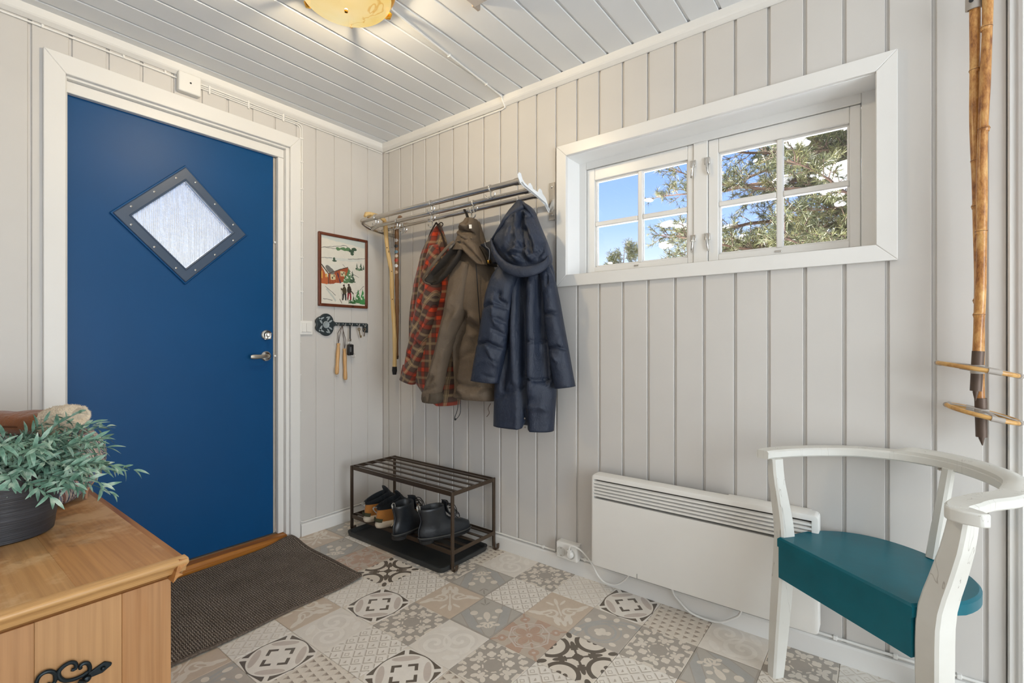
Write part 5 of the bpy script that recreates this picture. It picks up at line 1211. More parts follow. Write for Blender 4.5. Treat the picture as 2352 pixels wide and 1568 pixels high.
m = MB(); m.prism(og2, lambda d, h: (Lx0, Ly1+d, Lz+h-.0004), lambda d, h: (Lx1-.002, Ly1+d, Lz+h-.0004)); bm_fix(m); obj('lid_moulding', m, wood('pine_side_moulding', C(190, 134, 76), C(150, 88, 40), 0, 2.2, .38), ch, smooth=True, ang=50)
bx0, bx1, by0, by1 = Lx0+.02, Lx1-.034, Ly0+.03, Ly1-.024
bz = Lz-.046
eb = (by1, -1.668, -1.80, -1.95, by0)
for k in range(4):
    obj('end_board', MB().box(bx1-.022, bx1-.0003*(k % 2), eb[k+1]+.0001, eb[k]-.0001, .03, bz), (M_pe, wood('pine_end_board_pale', C(188, 142, 94), C(172, 122, 74), 2, .8, .42))[k % 2], ch, bevel=.001)
obj('front_panel', MB().box(bx0, bx1-.022, by1-.022, by1, .03, bz), M_pt, ch); obj('back_panel', MB().box(bx0, bx1-.022, by0, by0+.022, .03, bz), M_pt, ch); obj('end_panel', MB().box(bx0, bx0+.022, by0+.022, by1-.022, .03, bz), M_pe, ch)
m = MB(); m.box(bx0-.01, bx1+.012, by0-.01, by1+.012, 0, .075); obj('plinth', m, M_pe, ch, bevel=.004)
M_wr = plain('wrought_iron', C(36, 44, 48), .4, .7, .15, 30, 60, .2)
hx = bx1+.0065
def yz(L, dx=0): return [(hx+dx, y, z) for y, z in L]
hand = obj('iron_handle', MB().tube(yz([(-1.735, .418), (-1.745, .400), (-1.75, .37), (-1.79, .345), (-1.84, .345), (-1.88, .37), (-1.885, .40), (-1.895, .418)], .012), .0055, 10), M_wr, ch, smooth=True)
def scroll(L, r0, r1):
    P = catmull(yz(L), 34); n = len(P)
    m = MB(); m.tube(P, [r0+(r1-r0)*abs(2*i/(n-1)-1) if 0 < i < n-1 else r1*.8 for i in range(n)], 10); return obj('scroll', m, M_wr, hand, smooth=True)
scroll([(-1.7989, .432), (-1.7975, .4455), (-1.7940, .4531), (-1.7870, .4565), (-1.7792, .4545), (-1.7733, .4479), (-1.7718, .4397), (-1.7728, .4311), (-1.7782, .4280), (-1.783, .433)], .0038, .0032)
scroll([(-1.7490, .4410), (-1.7445, .4395), (-1.7419, .4430), (-1.7429, .4505), (-1.7491, .4558), (-1.7573, .4554), (-1.7653, .4502), (-1.7678, .4435), (-1.7653, .4340), (-1.7573, .4244), (-1.745, .4205), (-1.7335, .4205), (-1.7239, .4240)], .0040, .0034)
scroll([(-1.7350, .4351), (-1.7356, .4410), (-1.7303, .4441), (-1.7239, .4400), (-1.7212, .4306), (-1.7223, .4213)], .0038, .0034)
m = MB(); m.prism([(-1.728, .4165), (-1.7196, .4209), (-1.7053, .4265), (-1.6970, .4293), (-1.6852, .4212), (-1.6864, .4164), (-1.7009, .4085), (-1.7185, .4088), (-1.730, .407)], lambda y, z: (bx1+.0002, y, z), lambda y, z: (bx1+.006, y, z)); bm_fix(m); obj('leaf_plate', m, M_wr, hand, bevel=.0018)
for y, z, r in ((-1.726, .4108, .0075), (-1.7005, .4185, .0042)):
    m = MB(); m.lathe([(r, bx1+.004), (r, bx1+.007), (r*.7, bx1+.011), (0, bx1+.0125)], (0, y, z), 14, 'X'); obj('rivet', m, M_wr, hand, smooth=True)
# ------------------------------------------------------------------ potted plant on the chest
rp = random.Random(11)
PC = Vector((.83, -1.795, .600))
pp_ = thing('potted_plant', PC, 'artificial grey-green leafy plant in a ribbed charcoal pot on the chest', 'plant')
M_pot, nt, b = new_mat('charcoal_ribbed_pot')
v = texco(nt, (1, 1, 30)); f = nz(nt, v, 5, 4, .6)
nt.links.new(ramp(nt, f, [(.3, C(44, 45, 49)), (.7, C(66, 67, 72))]), b.inputs['Base Color']); b.inputs['Roughness'].default_value = .42; bump(nt, b, f, .5, .003)
prof = [(0, .0005), (.092, .0005), (.097, .004)]+[(.097+.018*k/12+(.0008 if k % 2 else 0), .006+.150*k/12) for k in range(13)]+[(.116, .160), (.113, .162), (.110, .158), (.108, .135), (0, .134)]
m = MB(); m.lathe(prof, PC, 56); obj('pot', m, M_pot, pp_, smooth=True, ang=50)
m = MB(); m.lathe([(.105, .136), (.07, .142), (0, .146)], PC, 24); obj('soil', m, plain('dark_moss', C(40, 44, 34), .9, var=.4, vscale=60), pp_, smooth=True)
M_leaf, nt, b = new_mat('dusty_green_leaf')
gp = N(nt, 'ShaderNodeNewGeometry')
c = ramp(nt, nz(nt, gp.outputs['Position'], 42, 3), [(.3, C(74, 114, 96)), (.5, C(120, 156, 138)), (.7, C(176, 194, 180))])
uvn = N(nt, 'ShaderNodeUVMap'); sp = N(nt, 'ShaderNodeSeparateXYZ'); nt.links.new(uvn.outputs[0], sp.inputs[0])
edge = ramp(nt, sp.outputs['X'], [(.0, (1.3, 1.25, 1.2, 1)), (.22, (1, 1, 1, 1)), (.46, (.94, .97, .94, 1)), (.5, (1.25, 1.2, 1.15, 1)), (.54, (.94, .97, .94, 1)), (.78, (1, 1, 1, 1)), (1, (1.3, 1.25, 1.2, 1))])
c = mixc(nt, 1, c, edge, 'MULTIPLY'); nt.links.new(c, b.inputs['Base Color']); b.inputs['Roughness'].default_value = .5; b.inputs['Specular IOR Level'].default_value = .35
M_stem = plain('leaf_stem_green', C(70, 104, 92), .6)
def leaf_geom(L, W, curl):
    v, f, uv = [], [], []
    n = 7
    for i in range(n+1):
        t = i/n; w = W*math.sin(PI*min(1, t*1.02))**.8*(1-.25*t)+.0004
        z = -curl*L*t*t; x = L*t
        v += [(x, -w, z+.22*w), (x, 0, z), (x, w, z+.22*w)]
    for i in range(n):
        for s_ in (0, 1):
            a = i*3+s_; f.append((a, a+3, a+4, a+1)); uv.append([(s_*.5, i/n), (s_*.5, (i+1)/n), (s_*.5+.5, (i+1)/n), (s_*.5+.5, i/n)])
    return v, f, uv
leafm = []
for L, W, cu in ((.033, .0041, .15), (.037, .0047, .32), (.027, .0038, .05), (.034, .0043, .55)):
    v, f, uv = leaf_geom(L, W, cu); me = bpy.data.meshes.new('leaf'); me.from_pydata(v, [], f)
    ul = me.uv_layers.new(name='UVMap'); ul.data.foreach_set('uv', [q for u in uv for p in u for q in p]); me.materials.append(M_leaf); me.shade_smooth(); leafm.append(me)
stuff = MB(); nleaf = 0
NS = 96
for s_ in range(NS):
    az = 2*PI*(s_*.618)+rp.uniform(-.3, .3); inner = s_/NS
    el0 = math.radians(rp.uniform(40, 66) if s_ % 3 else rp.uniform(18, 42)); L = rp.uniform(.12, .225)
    if math.sin(az-.66) < -.75: L *= .8
    if s_ % 9 == 4: az = .66+rp.uniform(-.45, .45); el0 = math.radians(rp.uniform(12, 34)); L = rp.uniform(.19, .235)
    p = PC+Vector((math.cos(az)*.055*rp.random(), math.sin(az)*.055*rp.random(), .138)); d = Vector((math.cos(az)*math.cos(el0), math.sin(az)*math.cos(el0), math.sin(el0)))
    P = [p.copy()]; D = [d.copy()]
    for k in range(9):
        p = p+d*L/9; d = (d+Vector((math.cos(az)*.05, math.sin(az)*.05, -.085))).normalized(); P.append(p.copy()); D.append(d.copy())
    m = MB(); m.tube(P, [.0016-.0001*k for k in range(10)], 6); so = obj('stem', m, M_stem, pp_, smooth=True)
    for k in range(2, 10):
        for q in range(3 if k < 9 else 2):
            dd = D[k]; ang = 2.4*k+q*PI*.67+rp.uniform(-.4, .4)
            u = dd.orthogonal().normalized(); w = dd.cross(u)
            side = u*math.cos(ang)+w*math.sin(ang); spread = .75 if k < 9 else .25
            x = (dd*(1-spread*.45)+side*spread).normalized(); zz = (dd*.5-side*.2+Vector((0, 0, .6))); zz = (zz-x*zz.dot(x)).normalized(); yv = zz.cross(x)
            sc = rp.uniform(.75, 1.2)
            M4 = Matrix((x, yv, zz)).transposed().to_4x4()
            base = P[k]+D[k]*rp.uniform(-.012, .012)
            if (k+q+s_) % 5 == 0 and nleaf < 300:
                o = bpy.data.objects.new('leaf', leafm[rp.randrange(4)]); COL.objects.link(o); o.parent = so; OFF[o.name] = origin_of(so)
                o.matrix_local = Matrix.Translation(base-PC) @ M4 @ Matrix.Scale(sc*1.1, 4); nleaf += 1
            else:
                v, f, uv = leaf_geom(.034*sc, .0042*sc, rp.uniform(0, .5)); T4 = Matrix.Translation(base) @ M4
                stuff.add([tuple(T4 @ Vector(c_)) for c_ in v], f, uv)
obj('foliage', stuff, M_leaf, pp_, smooth=True, ang=180, kind='stuff')

# ------------------------------------------------------------------ rag basket and sheepskin mitten behind the plant
BC = Vector((.575, -1.690, .600))
bk = thing('basket', BC, 'round rag-woven basket in blue, pink and cream, half hidden behind the plant', 'basket')
M_rag, nt, b = new_mat('striped_rag_weave')
uvn = N(nt, 'ShaderNodeUVMap'); mp = N(nt, 'ShaderNodeMapping'); mp.inputs['Scale'].default_value = (46, 1.2, 1); nt.links.new(uvn.outputs[0], mp.inputs[0])
f = nz(nt, mp.outputs[0], 1.6, 2, .5); cst = N(nt, 'ShaderNodeValToRGB'); cst.color_ramp.interpolation = 'CONSTANT'; e = cst.color_ramp.elements
e[0].position = 0; e[0].color = C(46, 58, 84); e[1].position = .36; e[1].color = C(120, 146, 172)
for p, c in ((.43, C(190, 160, 148)), (.48, C(206, 198, 186)), (.53, C(66, 72, 92)), (.57, C(150, 108, 96)), (.62, C(168, 184, 196)), (.68, C(60, 56, 60))):
    x = e.new(p); x.color = c
nt.links.new(f, cst.inputs[0]); nt.links.new(cst.outputs[0], b.inputs['Base Color']); b.inputs['Roughness'].default_value = .9
prof = [(.02, .001), (.075, .001), (.105, .022), (.135, .06), (.152, .10), (.155, .135), (.145, .17), (.128, .198), (.118, .204), (.108, .198), (.12, .16), (.125, .12), (.10, .06), (.02, .04)]
rings = []; uvs = []; n = 144
for i, (r, h) in enumerate(catmull(prof, 40)):
    for k in range(n):
        a = 2*PI*k/n; tw = a+.9*h/.2
        rr2 = r+(.0035*abs(math.sin(tw*22)) if 3 < i < 30 else 0)+.004*math.sin(a*3+1)
        rings.append((BC.x+rr2*math.cos(a), BC.y+rr2*math.sin(a), BC.z+max(h, .001))); uvs.append((k/n*1.0+.14*h/.2, i/40))
m = MB(); m.loft([rings[i*n:(i+1)*n] for i in range(40)], True, True, False, uvs); obj('bowl', m, M_rag, bk, smooth=True, ang=180)
m = MB(); m.lathe([(.112, .170), (.06, .176), (0, .178)], BC, 24); obj('folded_rags', m, M_rag, bk, smooth=True)
M_tan = plain('tan_leather_tie', C(176, 128, 96), .6)
m = MB(); m.tube(catmull([BC+Vector((.045, .135, .07)), BC+Vector((.03, .10, .045)), BC+Vector((-.005, .085, .02)), BC+Vector((-.02, .078, .003))], 12), .0035, 8, ell=(1, .6)); m.tube(catmull([BC+Vector((.05, .13, .07)), BC+Vector((.058, .10, .03)), BC+Vector((.062, .095, .003))], 10), .0035, 8, ell=(1, .6)); obj('leather_tie', m, M_tan, bk, smooth=True)
# mitten
AX = Vector((.79, .61, .09)).normalized(); UPV = Vector((-.07, -.05, 1)).normalized(); SD = UPV.cross(AX).normalized()
MC = Vector((.515, -1.697, .836))
mt = thing('mitten', MC, 'brown suede mitten with a cream sheepskin cuff lying on the basket', 'mitten')
def mp_(a, s_, u): return MC+AX*a+SD*s_+UPV*u
rings = []
for i in range(22):
    t = i/21; a = -.20+.285*t; w = .058*min(1, (t*4.5)**.5 if t < .22 else 1)*(1-.18*t); h = .036*min(1, (t*4)**.6 if t < .25 else 1)*(1-.12*t)
    if i > 18: w *= 1-.22*(i-18); h *= 1-.2*(i-18)
    rings.append([mp_(a, w*math.copysign(abs(math.cos(q))**.8, math.cos(q)), h*math.copysign(abs(math.sin(q))**.85, math.sin(q))+.006*mnoise.noise(Vector((a*20, q, 0)))-.004+.02*(1-t)) for q in [2*PI*k/26 for k in range(26)]])
m = MB(); m.loft(rings); hand_m = obj('hand', m, cloth('brown_suede', C(128, 76, 42), .8, .2, 200, .4, .35), mt, smooth=True, ang=180)
m = MB(); m.tube([mp_(-.20, -.03, .012), mp_(-.10, -.05, .008), mp_(.0, -.048, -.004), mp_(.05, -.03, -.012)], .004, 8); obj('seam', m, plain('suede_seam', C(96, 56, 32), .85), hand_m, smooth=True)
M_fleece = cloth('cream_fleece', C(232, 216, 192), .95, .08, 160, .9, .5, .1)
rings = []
for i in range(34):
    t = i/33; a = .028+.120*t; w = .038+.009*math.sin(PI*t); h = .033+.006*math.sin(PI*min(t*1.1, 1))
    cz = -.004+.014*t
    if i > 26: k = (i-26)/7; w *= 1-.42*k; h *= 1-.5*k; a = .028+.128*(26/33)+.022*math.sin(k*PI)*1.0
    if i < 3: w *= .75+.08*i; h *= .75+.08*i
    ring_ = []
    for q in [2*PI*k/40 for k in range(40)]:
        p = mp_(a, w*math.cos(q), h*math.sin(q)+cz); fz = .0035*mnoise.noise(p*90)+.0022*mnoise.noise(p*260)
        ring_.append(p+(SD*math.cos(q)+UPV*math.sin(q))*fz)
    rings.append(ring_)
m = MB(); m.loft(rings); cf = obj('fleece_cuff', m, M_fleece, mt, smooth=True, ang=180)
# short pile on the cuff: thousands of little tufts joined in one part
pile = MB(); rf = random.Random(4)
for k in range(5200):
    i = rf.randrange(1, 32); j = rf.randrange(40); p = rings[i][j].lerp(rings[i+1][(j+1) % 40], rf.random())
    cen = sum(rings[i], Vector())/40; nrm = (p-cen).normalized(); tdir = (nrm+Vector((rf.uniform(-.7, .7), rf.uniform(-.7, .7), rf.uniform(-.7, .7)))).normalized()
    sd = tdir.orthogonal().normalized()*.0005; L = rf.uniform(.003, .006)
    pile.add([p-sd, p+sd, p+tdir*L], [(0, 1, 2)])
obj('fleece_pile', pile, M_fleece, cf, kind='stuff')

# ------------------------------------------------------------------ panel heater
ht = thing('panel_heater', (1.98, -.05, .30), 'long low white electric panel heater under the window', 'heater')
hx0, hx1, hz0, hz1, hy = 1.563, 2.401, .113, .508, -.098
M_heat = plain('white_enamel_heater', C(234, 231, 225), .38, var=.012); M_slot = plain('heater_inside_dark', C(92, 86, 78), .7)
sx0, sx1, sz0, sz1 = hx0+.010, hx1-.020, .405, .488
def rrect(x0, x1, z0, z1, r, n=4):
    pts = []
    for cx, cz, a0 in ((x1-r, z1-r, 0), (x0+r, z1-r, PI/2), (x0+r, z0+r, PI), (x1-r, z0+r, 1.5*PI)):
        pts += [(cx+r*math.cos(a0+PI/2*k/n), cz+r*math.sin(a0+PI/2*k/n)) for k in range(n+1)]
    return pts
m = MB()   # front shell ring with the louvre opening left free
outer = rrect(hx0, hx1, hz0, hz1, .014, 4)
inner = []
for k in range(len(outer)):
    q, j = divmod(k, 5); cx, cz = ((sx1, sz1), (sx0, sz1), (sx0, sz0), (sx1, sz0))[q]; inner.append((cx, cz))
def ins(pts, d): return [((hx0+hx1)/2+(x-(hx0+hx1)/2)*(1-d/((hx1-hx0)/2)), (hz0+hz1)/2+(z-(hz0+hz1)/2)*(1-d/((hz1-hz0)/2))) for x, z in pts]
R_ = [[(x, hy+.055, z) for x, z in ins(outer, 0)], [(x, hy+.006, z) for x, z in ins(outer, 0)], [(x, hy+.0015, z) for x, z in ins(outer, .002)], [(x, hy, z) for x, z in ins(outer, .006)], [(x, hy, z) for x, z in inner], [(x, hy+.03, z) for x, z in inner]]
m.loft(R_, False, True); bm_fix(m); shell = obj('front_panel', m, M_heat, ht, smooth=True, ang=40)
obj('inner_plate', MB().box(hx0+.004, hx1-.004, hy+.034, hy+.050, hz0+.004, hz1-.004), M_slot, ht)
ns = 6; pt = (sz1-sz0)/ns
for k in range(ns-1):
    z = sz0+pt*(k+1)
    m = MB(); m.prism([(hy+.0005, z-.0042), (hy+.0005, z+.0022), (hy+.012, z+.0062), (hy+.0125, z-.0002)], lambda y, zz: (sx0, y, zz), lambda y, zz: (sx1, y, zz)); bm_fix(m); obj('louvre', m, M_heat, ht, bevel=.0006)
obj('back_box', MB().box(2.10, 2.375, -.042, -.002, .16, .502), M_heat, ht, bevel=.006)
for x in (1.72, 2.22): obj('wall_bracket', MB().box(x-.02, x+.02, -.044, -.0005, .20, .46), M_heat, ht)
m = MB(); m.tube([(1.772, hy-.0006, .116), (1.772, hy-.0006, .135)], .0007, 5); obj('scratch', m, M_black, shell)

# ------------------------------------------------------------------ power outlet and heater lead
ol = thing('power_outlet', (1.405, 0, .10), 'white double power outlet on the skirting beside the heater', 'outlet')
ox0, ox1, oz0, oz1, od = 1.348, 1.462, .070, .147, -.046
obj('housing', MB().box(ox0, ox1, od, -.0135, oz0, oz1), M_white2, ol, bevel=.008, seg=3)
obj('housing_back', MB().box(ox0+.003, ox1-.003, -.0140, -.0005, oz0+.012, oz1-.002), M_white2, ol)
M_grayw = plain('socket_grey_white', C(206, 203, 196), .45)  # slightly greyer white than the housing
for x in (1.378, 1.430):
    m = MB(); m.lathe([(.0225, od-.0012), (.0225, od-.003), (.0195, od-.0032), (.0185, od+.012), (0, od+.012)], (x, 0, .104), 26, 'Y'); s_ = obj('socket', m, M_grayw, ol, smooth=True)
    for dx in (-.0095, .0095): obj('socket_hole', MB().lathe([(.0028, od+.0115), (.0, od+.0113)], (x+dx, 0, .104), 8, 'Y'), M_black, s_)
    for dz_ in (-.0165, .0165): obj('earth_clip', MB().box(x-.003, x+.003, od-.003, od+.008, .104+dz_-.0015, .104+dz_+.0015), M_chrome, s_)
m = MB(); m.lathe([(.015, -.034), (.016, -.056), (.012, -.062), (0, -.062)], (1.430, 0, .104), 16, 'Y'); m.box(1.423, 1.437, -.066, -.050, .100, .130); plug_m = m
m = MB(); m.tube(catmull([(1.430, -.060, .122), (1.431, -.062, .140), (1.441, -.062, .152), (1.480, -.060, .147), (1.513, -.055, .125), (1.538, -.045, .090), (1.563, -.040, .048), (1.594, -.035, .022), (1.638, -.032, .022), (1.680, -.034, .050), (1.712, -.040, .092), (1.72, -.04, .13)], 60), .0038, 8); cd = obj('power_cord', m, M_white2, ht, smooth=True); obj('plug', plug_m, M_white2, cd, smooth=True, ang=40)
m = MB(); m.tube(catmull([(1.885, -.030, .13), (1.897, -.030, .069), (1.923, -.030, .042), (1.957, -.030, .016), (1.996, -.029, .0065), (2.04, -.029, .0068), (2.08, -.030, .016), (2.12, -.030, .043), (2.147, -.032, .071), (2.16, -.032, .13)], 50), .0042, 8); obj('power_cord', m, M_white2, ht, smooth=True)

# ------------------------------------------------------------------ corner armchair
M_cw, nt, b = new_mat('chipped_white_paint')
v = texco(nt); f = nz(nt, v, 5, 4); c = ramp(nt, f, [(.3, C(214, 212, 204)), (.7, C(228, 227, 221))])
vo = N(nt, 'ShaderNodeTexNoise'); vo.inputs['Scale'].default_value = 16; vo.inputs['Detail'].default_value = 6; vo.inputs['Roughness'].default_value = .7; nt.links.new(texco(nt, (2.0, 2.0, .6)), vo.inputs['Vector'])
cm = ramp(nt, vo.outputs['Fac'], [(.690, (0, 0, 0, 1)), (.705, (1, 1, 1, 1))])
wv = N(nt, 'ShaderNodeTexNoise'); wv.inputs['Scale'].default_value = 6; wv.inputs['Detail'].default_value = 3; wv.inputs['Distortion'].default_value = .6; nt.links.new(texco(nt, (3.5, 3.5, .5)), wv.inputs['Vector'])
crk = ramp(nt, wv.outputs['Fac'], [(.398, (0, 0, 0, 1)), (.4, (1, 1, 1, 1)), (.4015, (1, 1, 1, 1)), (.404, (0, 0, 0, 1))])
c = mixc(nt, cm, c, C(120, 108, 92)); c = mixc(nt, crk, c, C(150, 142, 130))
nt.links.new(c, b.inputs['Base Color']); b.inputs['Roughness'].default_value = .4; bump(nt, b, nz(nt, v, 40, 4), .12, .001)
M_teal = plain('teal_paint', C(0, 98, 114), .34, var=.10, vscale=10, bscale=90, bstr=.08, spec=.32)
chair = thing('armchair', (2.48, -.315, 0), 'white corner armchair with a teal seat and chipped paint, right of the heater', 'chair')
E1, E2, CM = Vector((.784, -.62, 0)), Vector((.62, .784, 0)), Vector((2.48, -.315, 0))
def cw(a, b_, z): p = CM+E1*a+E2*b_; return (p.x, p.y, z)
def seat_outline(inset=0):
    pts = [(-.212, -.028), (.206, -.028)]
    for k in range(1, 30):
        a = PI*k/30; r = (abs(math.cos(a))**.85, math.sin(a)**.85)
        pts.append((math.copysign(r[0], math.cos(a))*.232, .075+r[1]*.235))
    cx, cy = 0, .12
    return [(cx+(x-cx)*(1-inset/.22), cy+(y-cy)*(1-inset/.2)) for x, y in pts]
so0, so1 = seat_outline(), seat_outline(.006)
m = MB(); m.loft([[cw(x, y, .419) for x, y in so0], [cw(x, y, .444) for x, y in so0], [cw(x, y, .450) for x, y in so1]]); bm_fix(m); obj('seat', m, M_teal, chair, smooth=True, ang=35)
ap = [(-.208, -.0265), (.203, -.0265), (.203, -.004), (-.208, -.004)]
m = MB(); m.loft([[cw(x, y, .320+.0*x) for x, y in ap], [cw(x, y, .4185) for x, y in ap]]); bm_fix(m); obj('apron', m, M_teal, chair, smooth=True, ang=35)
def post(name, pts, wa, wb, tops=None):
    """sabre-shaped square post; pts (x, y, z)"""
    P = catmull(pts, 18); rings = []
    for i, p in enumerate(P):
        t = i/17; a_, b_ = wa(t), wb(t); c_ = .006
        ring_ = []
        for sa, sb in ((-1, -1), (1, -1), (1, 1), (-1, 1)):
            for q in ((0, 1), (1, 0)) if sa*sb > 0 else ((1, 0), (0, 1)):
                ring_.append(tuple(Vector(p)+E1*(sa*(a_/2-c_*q[0]))+E2*(sb*(b_/2-c_*q[1]))))
        rings.append(ring_)
    m = MB(); m.loft(rings); bm_fix(m); return obj(name, m, M_cw, chair, smooth=True, ang=30)
post('leg', [(2.292, -.205, 0), (2.300, -.190, .16), (2.308, -.176, .32), (2.312, -.172, .45), (2.300, -.166, .55), (2.287, -.160, .63), (2.283, -.157, .693)], lambda t: .034+.010*math.sin(PI*t), lambda t: .042+.014*math.sin(PI*min(1, t*1.15)))
post('leg', [(2.668, -.446, 0), (2.667, -.449, .16), (2.666, -.451, .32), (2.669, -.454, .44), (2.688, -.474, .54), (2.703, -.494, .62), (2.712, -.505, .693)], lambda t: .040+.014*math.sin(PI*t), lambda t: .046+.016*math.sin(PI*t))
post('back_post', [(2.685, -.103, .452), (2.694, -.108, .53), (2.705, -.116, .62), (2.717, -.126, .722)], lambda t: .030-.004*t, lambda t: .030-.004*t)
post('leg', [(2.715, -.060, 0), (2.690, -.098, .2), (2.685, -.105, .34)], lambda t: .036, lambda t: .036)
rail = [(2.248, -.180, .692), (2.268, -.135, .692), (2.33, -.092, .698), (2.42, -.056, .706), (2.51, -.042, .713), (2.62, -.050, .716), (2.72, -.095, .716), (2.795, -.17, .711), (2.832, -.262, .704), (2.805, -.35, .699), (2.745, -.425, .696), (2.705, -.500, .693), (2.700, -.535, .693)]
P = catmull(rail, 70)
sec0 = [(0, -.024), (.004, -.028), (.022, -.028), (.027, -.022), (.027, .022), (.022, .028), (.004, .028), (0, .024)]
sc = [(1, 1.0 if 4 < i < 64 else .72+.07*min(i, 69-i)) for i in range(70)]
m = MB(); m.sweep(P, sec0, scales=sc); bm_fix(m); obj('arm_rail', m, M_cw, chair, smooth=True, ang=35)
Pc = [(p[0], p[1], p[2]+.024) for p in P[26:54]]
m = MB(); sec1 = [(0, -.026), (.010, -.026), (.017, -.018), (.019, 0), (.017, .018), (.010, .026), (0, .026)]
sc = [(min(1, .15+.32*min(i, 27-i)), 1) for i in range(28)]
m.sweep(Pc, sec1, scales=sc); bm_fix(m); obj('crest_rail', m, M_cw, chair, smooth=True, ang=40)
m = MB(); m.prism([(2.676, -.528), (2.682, -.548), (2.705, -.562), (2.735, -.566), (2.750, -.556), (2.742, -.538), (2.725, -.520), (2.70, -.505)], lambda x, y: (x, y, .690), lambda x, y: (x, y, .7195)); bm_fix(m); obj('arm_end', m, M_cw, chair, bevel=.004)
m = MB(); m.tube([(2.7105, -.115, .7455), (2.712, -.085, .7456), (2.714, -.075, .742), (2.700, -.062, .73)], .0012, 6); obj('crack', m, M_black, chair)
obj('corner_block', MB().lathe([(.007, .712), (.008, .716)], (2.700, -.115, 0), 12), M_chrome, chair)

# ------------------------------------------------------------------ bamboo ski poles
M_bam, nt, b = new_mat('mottled_bamboo')
v = texco(nt, (1, 1, .35)); f = nz(nt, v, 55, 5, .7); g_ = nz(nt, texco(nt, (1, 1, .2)), 9, 3)
c = ramp(nt, f, [(.34, C(138, 86, 44)), (.48, C(194, 138, 76)), (.6, C(220, 172, 106)), (.75, C(238, 204, 142))]); c = mixc(nt, .75, c, ramp(nt, g_, [(.3, (.62, .5, .4, 1)), (.6, (1.05, 1.02, 1, 1))]), 'MULTIPLY')
nt.links.new(c, b.inputs['Base Color']); b.inputs['Roughness'].default_value = .28; bump(nt, b, f, .15, .001)
M_node = plain('bamboo_joint', C(92, 52, 24), .5); M_fer = plain('aged_ferrule', C(98, 82, 72), .5, .5, .12, 20); M_rub = plain('grey_leather_strap', C(176, 168, 160), .6, var=.12)
M_rattan = wood('rattan_ring', C(224, 176, 106), C(170, 116, 58), 0, 2.5, .35)
def ski_pole(label, top, fer, ftop, ftip, joints, rc, rtilt, rrad, knob):
    t = thing('ski_pole', ftip, label, 'ski pole', 'bamboo ski poles on the wall')
    top, fer = Vector(top), Vector(fer); P = [top+(fer-top)*k/40 for k in range(41)]
    P = [p+Vector((.002*math.sin(k*.25+knob), 0, 0)) for k, p in enumerate(P)]
    R = [.0118+.0006*math.sin(k*.6) for k in range(41)]
    m = MB(); m.tube(P, R, 16); sh_ = obj('shaft', m, M_bam, t, smooth=True, ang=60)
    for z in joints:
        k = (top.z-z)/(top.z-fer.z); p = top+(fer-top)*k
        m = MB(); m.tube([p+Vector((0, 0, .006)), p+Vector((0, 0, .002)), p, p-Vector((0, 0, .003)), p-Vector((0, 0, .008))], [.0119, .0132, .0136, .0128, .0119], 16); obj('joint', m, M_bam, sh_, smooth=True)
        m = MB(); m.tube([p+Vector((0, 0, .0006)), p-Vector((0, 0, .0006))], .01375, 16); obj('joint_line', m, M_node, sh_)
    d = (Vector(ftip)-fer).normalized()
    m = MB(); q0 = fer-d*.006; q1 = Vector(ftop); m.tube([q0, q0+d*.03, q0+(q1-q0)*.5, q1], [.0134, .0134, .0130, .0126], 18); obj('ferrule', m, M_fer, t, smooth=True, ang=50)
    m = MB(); m.tube([q1, q1+d*.004, Vector(ftip)], [.0065, .0065, .0012], 12); obj('tip', m, M_fer, t, smooth=True, ang=50)
    rc = Vector(rc); rx, rz = Vector(rtilt[0]).normalized(), Vector(rtilt[1]).normalized()
    m = MB(); ringp = [rc+rx*math.cos(a)*rrad+rz*math.sin(a)*rrad*.80 for a in [2*PI*k/40 for k in range(40)]]; m.tube(ringp, .0062, 10, loop=True); bring = obj('basket_ring', m, M_rattan, t, smooth=True)
    for a in (-.25, PI*.5+.2, PI*.92, -1.25):
        p = rc+rx*math.cos(a)*rrad+rz*math.sin(a)*rrad*.80
        m = MB(); m.tube(catmull([rc+Vector((0, 0, .010)), rc.lerp(p, .5)+Vector((0, 0, .008)), p+Vector((0, 0, .004))], 10), .004, 8, ell=(.5, 1.7)); obj('strap', m, M_rub, bring, smooth=True)
        tg = (-rx*math.sin(a)+rz*math.cos(a)*.8).normalized()
        m = MB(); m.tube([p-tg*.014, p+tg*.014], .0076, 12); obj('binding', m, M_rub, bring, smooth=True, ang=60)
    m = MB(); m.tube([rc+Vector((0, 0, .012)), rc+Vector((0, 0, .002)), rc-Vector((0, 0, .012))], .0150, 14); obj('hub_strap', m, M_rub, bring, smooth=True, ang=60)
    return t
pA = ski_pole('front bamboo ski pole with a nearly level rattan snow basket, hanging at the right', (2.803, -.080, 2.16), (2.7805, -.100, 1.050), (2.7755, -.101, .944), (2.7745, -.101, .916), (1.965, 1.68, 1.392, 1.158), (2.779, -.100, 1.005), ((1, -.05, -.19), (0, 1, -.028)), .084, 0)
pB = ski_pole('rear bamboo ski pole, its lower tilted snow basket just above the chair', (2.775, -.066, 2.10), (2.7895, -.066, .916), (2.7915, -.064, .811), (2.7935, -.064, .787), (1.86, 1.60, 1.47, 1.2), (2.791, -.080, .880), ((1, -.06, -.24), (.0, 1, .05)), .076, 1.5)
m = MB(); rg = [Vector((2.775, -.066, 2.052))+Vector((.0155*math.cos(a), .0155*math.sin(a), .004*math.sin(a))) for a in [2*PI*k/24 for k in range(24)]]
m.sweep(rg, [(-.016, -.0022), (.016, -.0022), (.016, .0022), (-.016, .0022)], loop=True); cl = obj('strap_loop', m, M_rub, pB, smooth=True, ang=50)
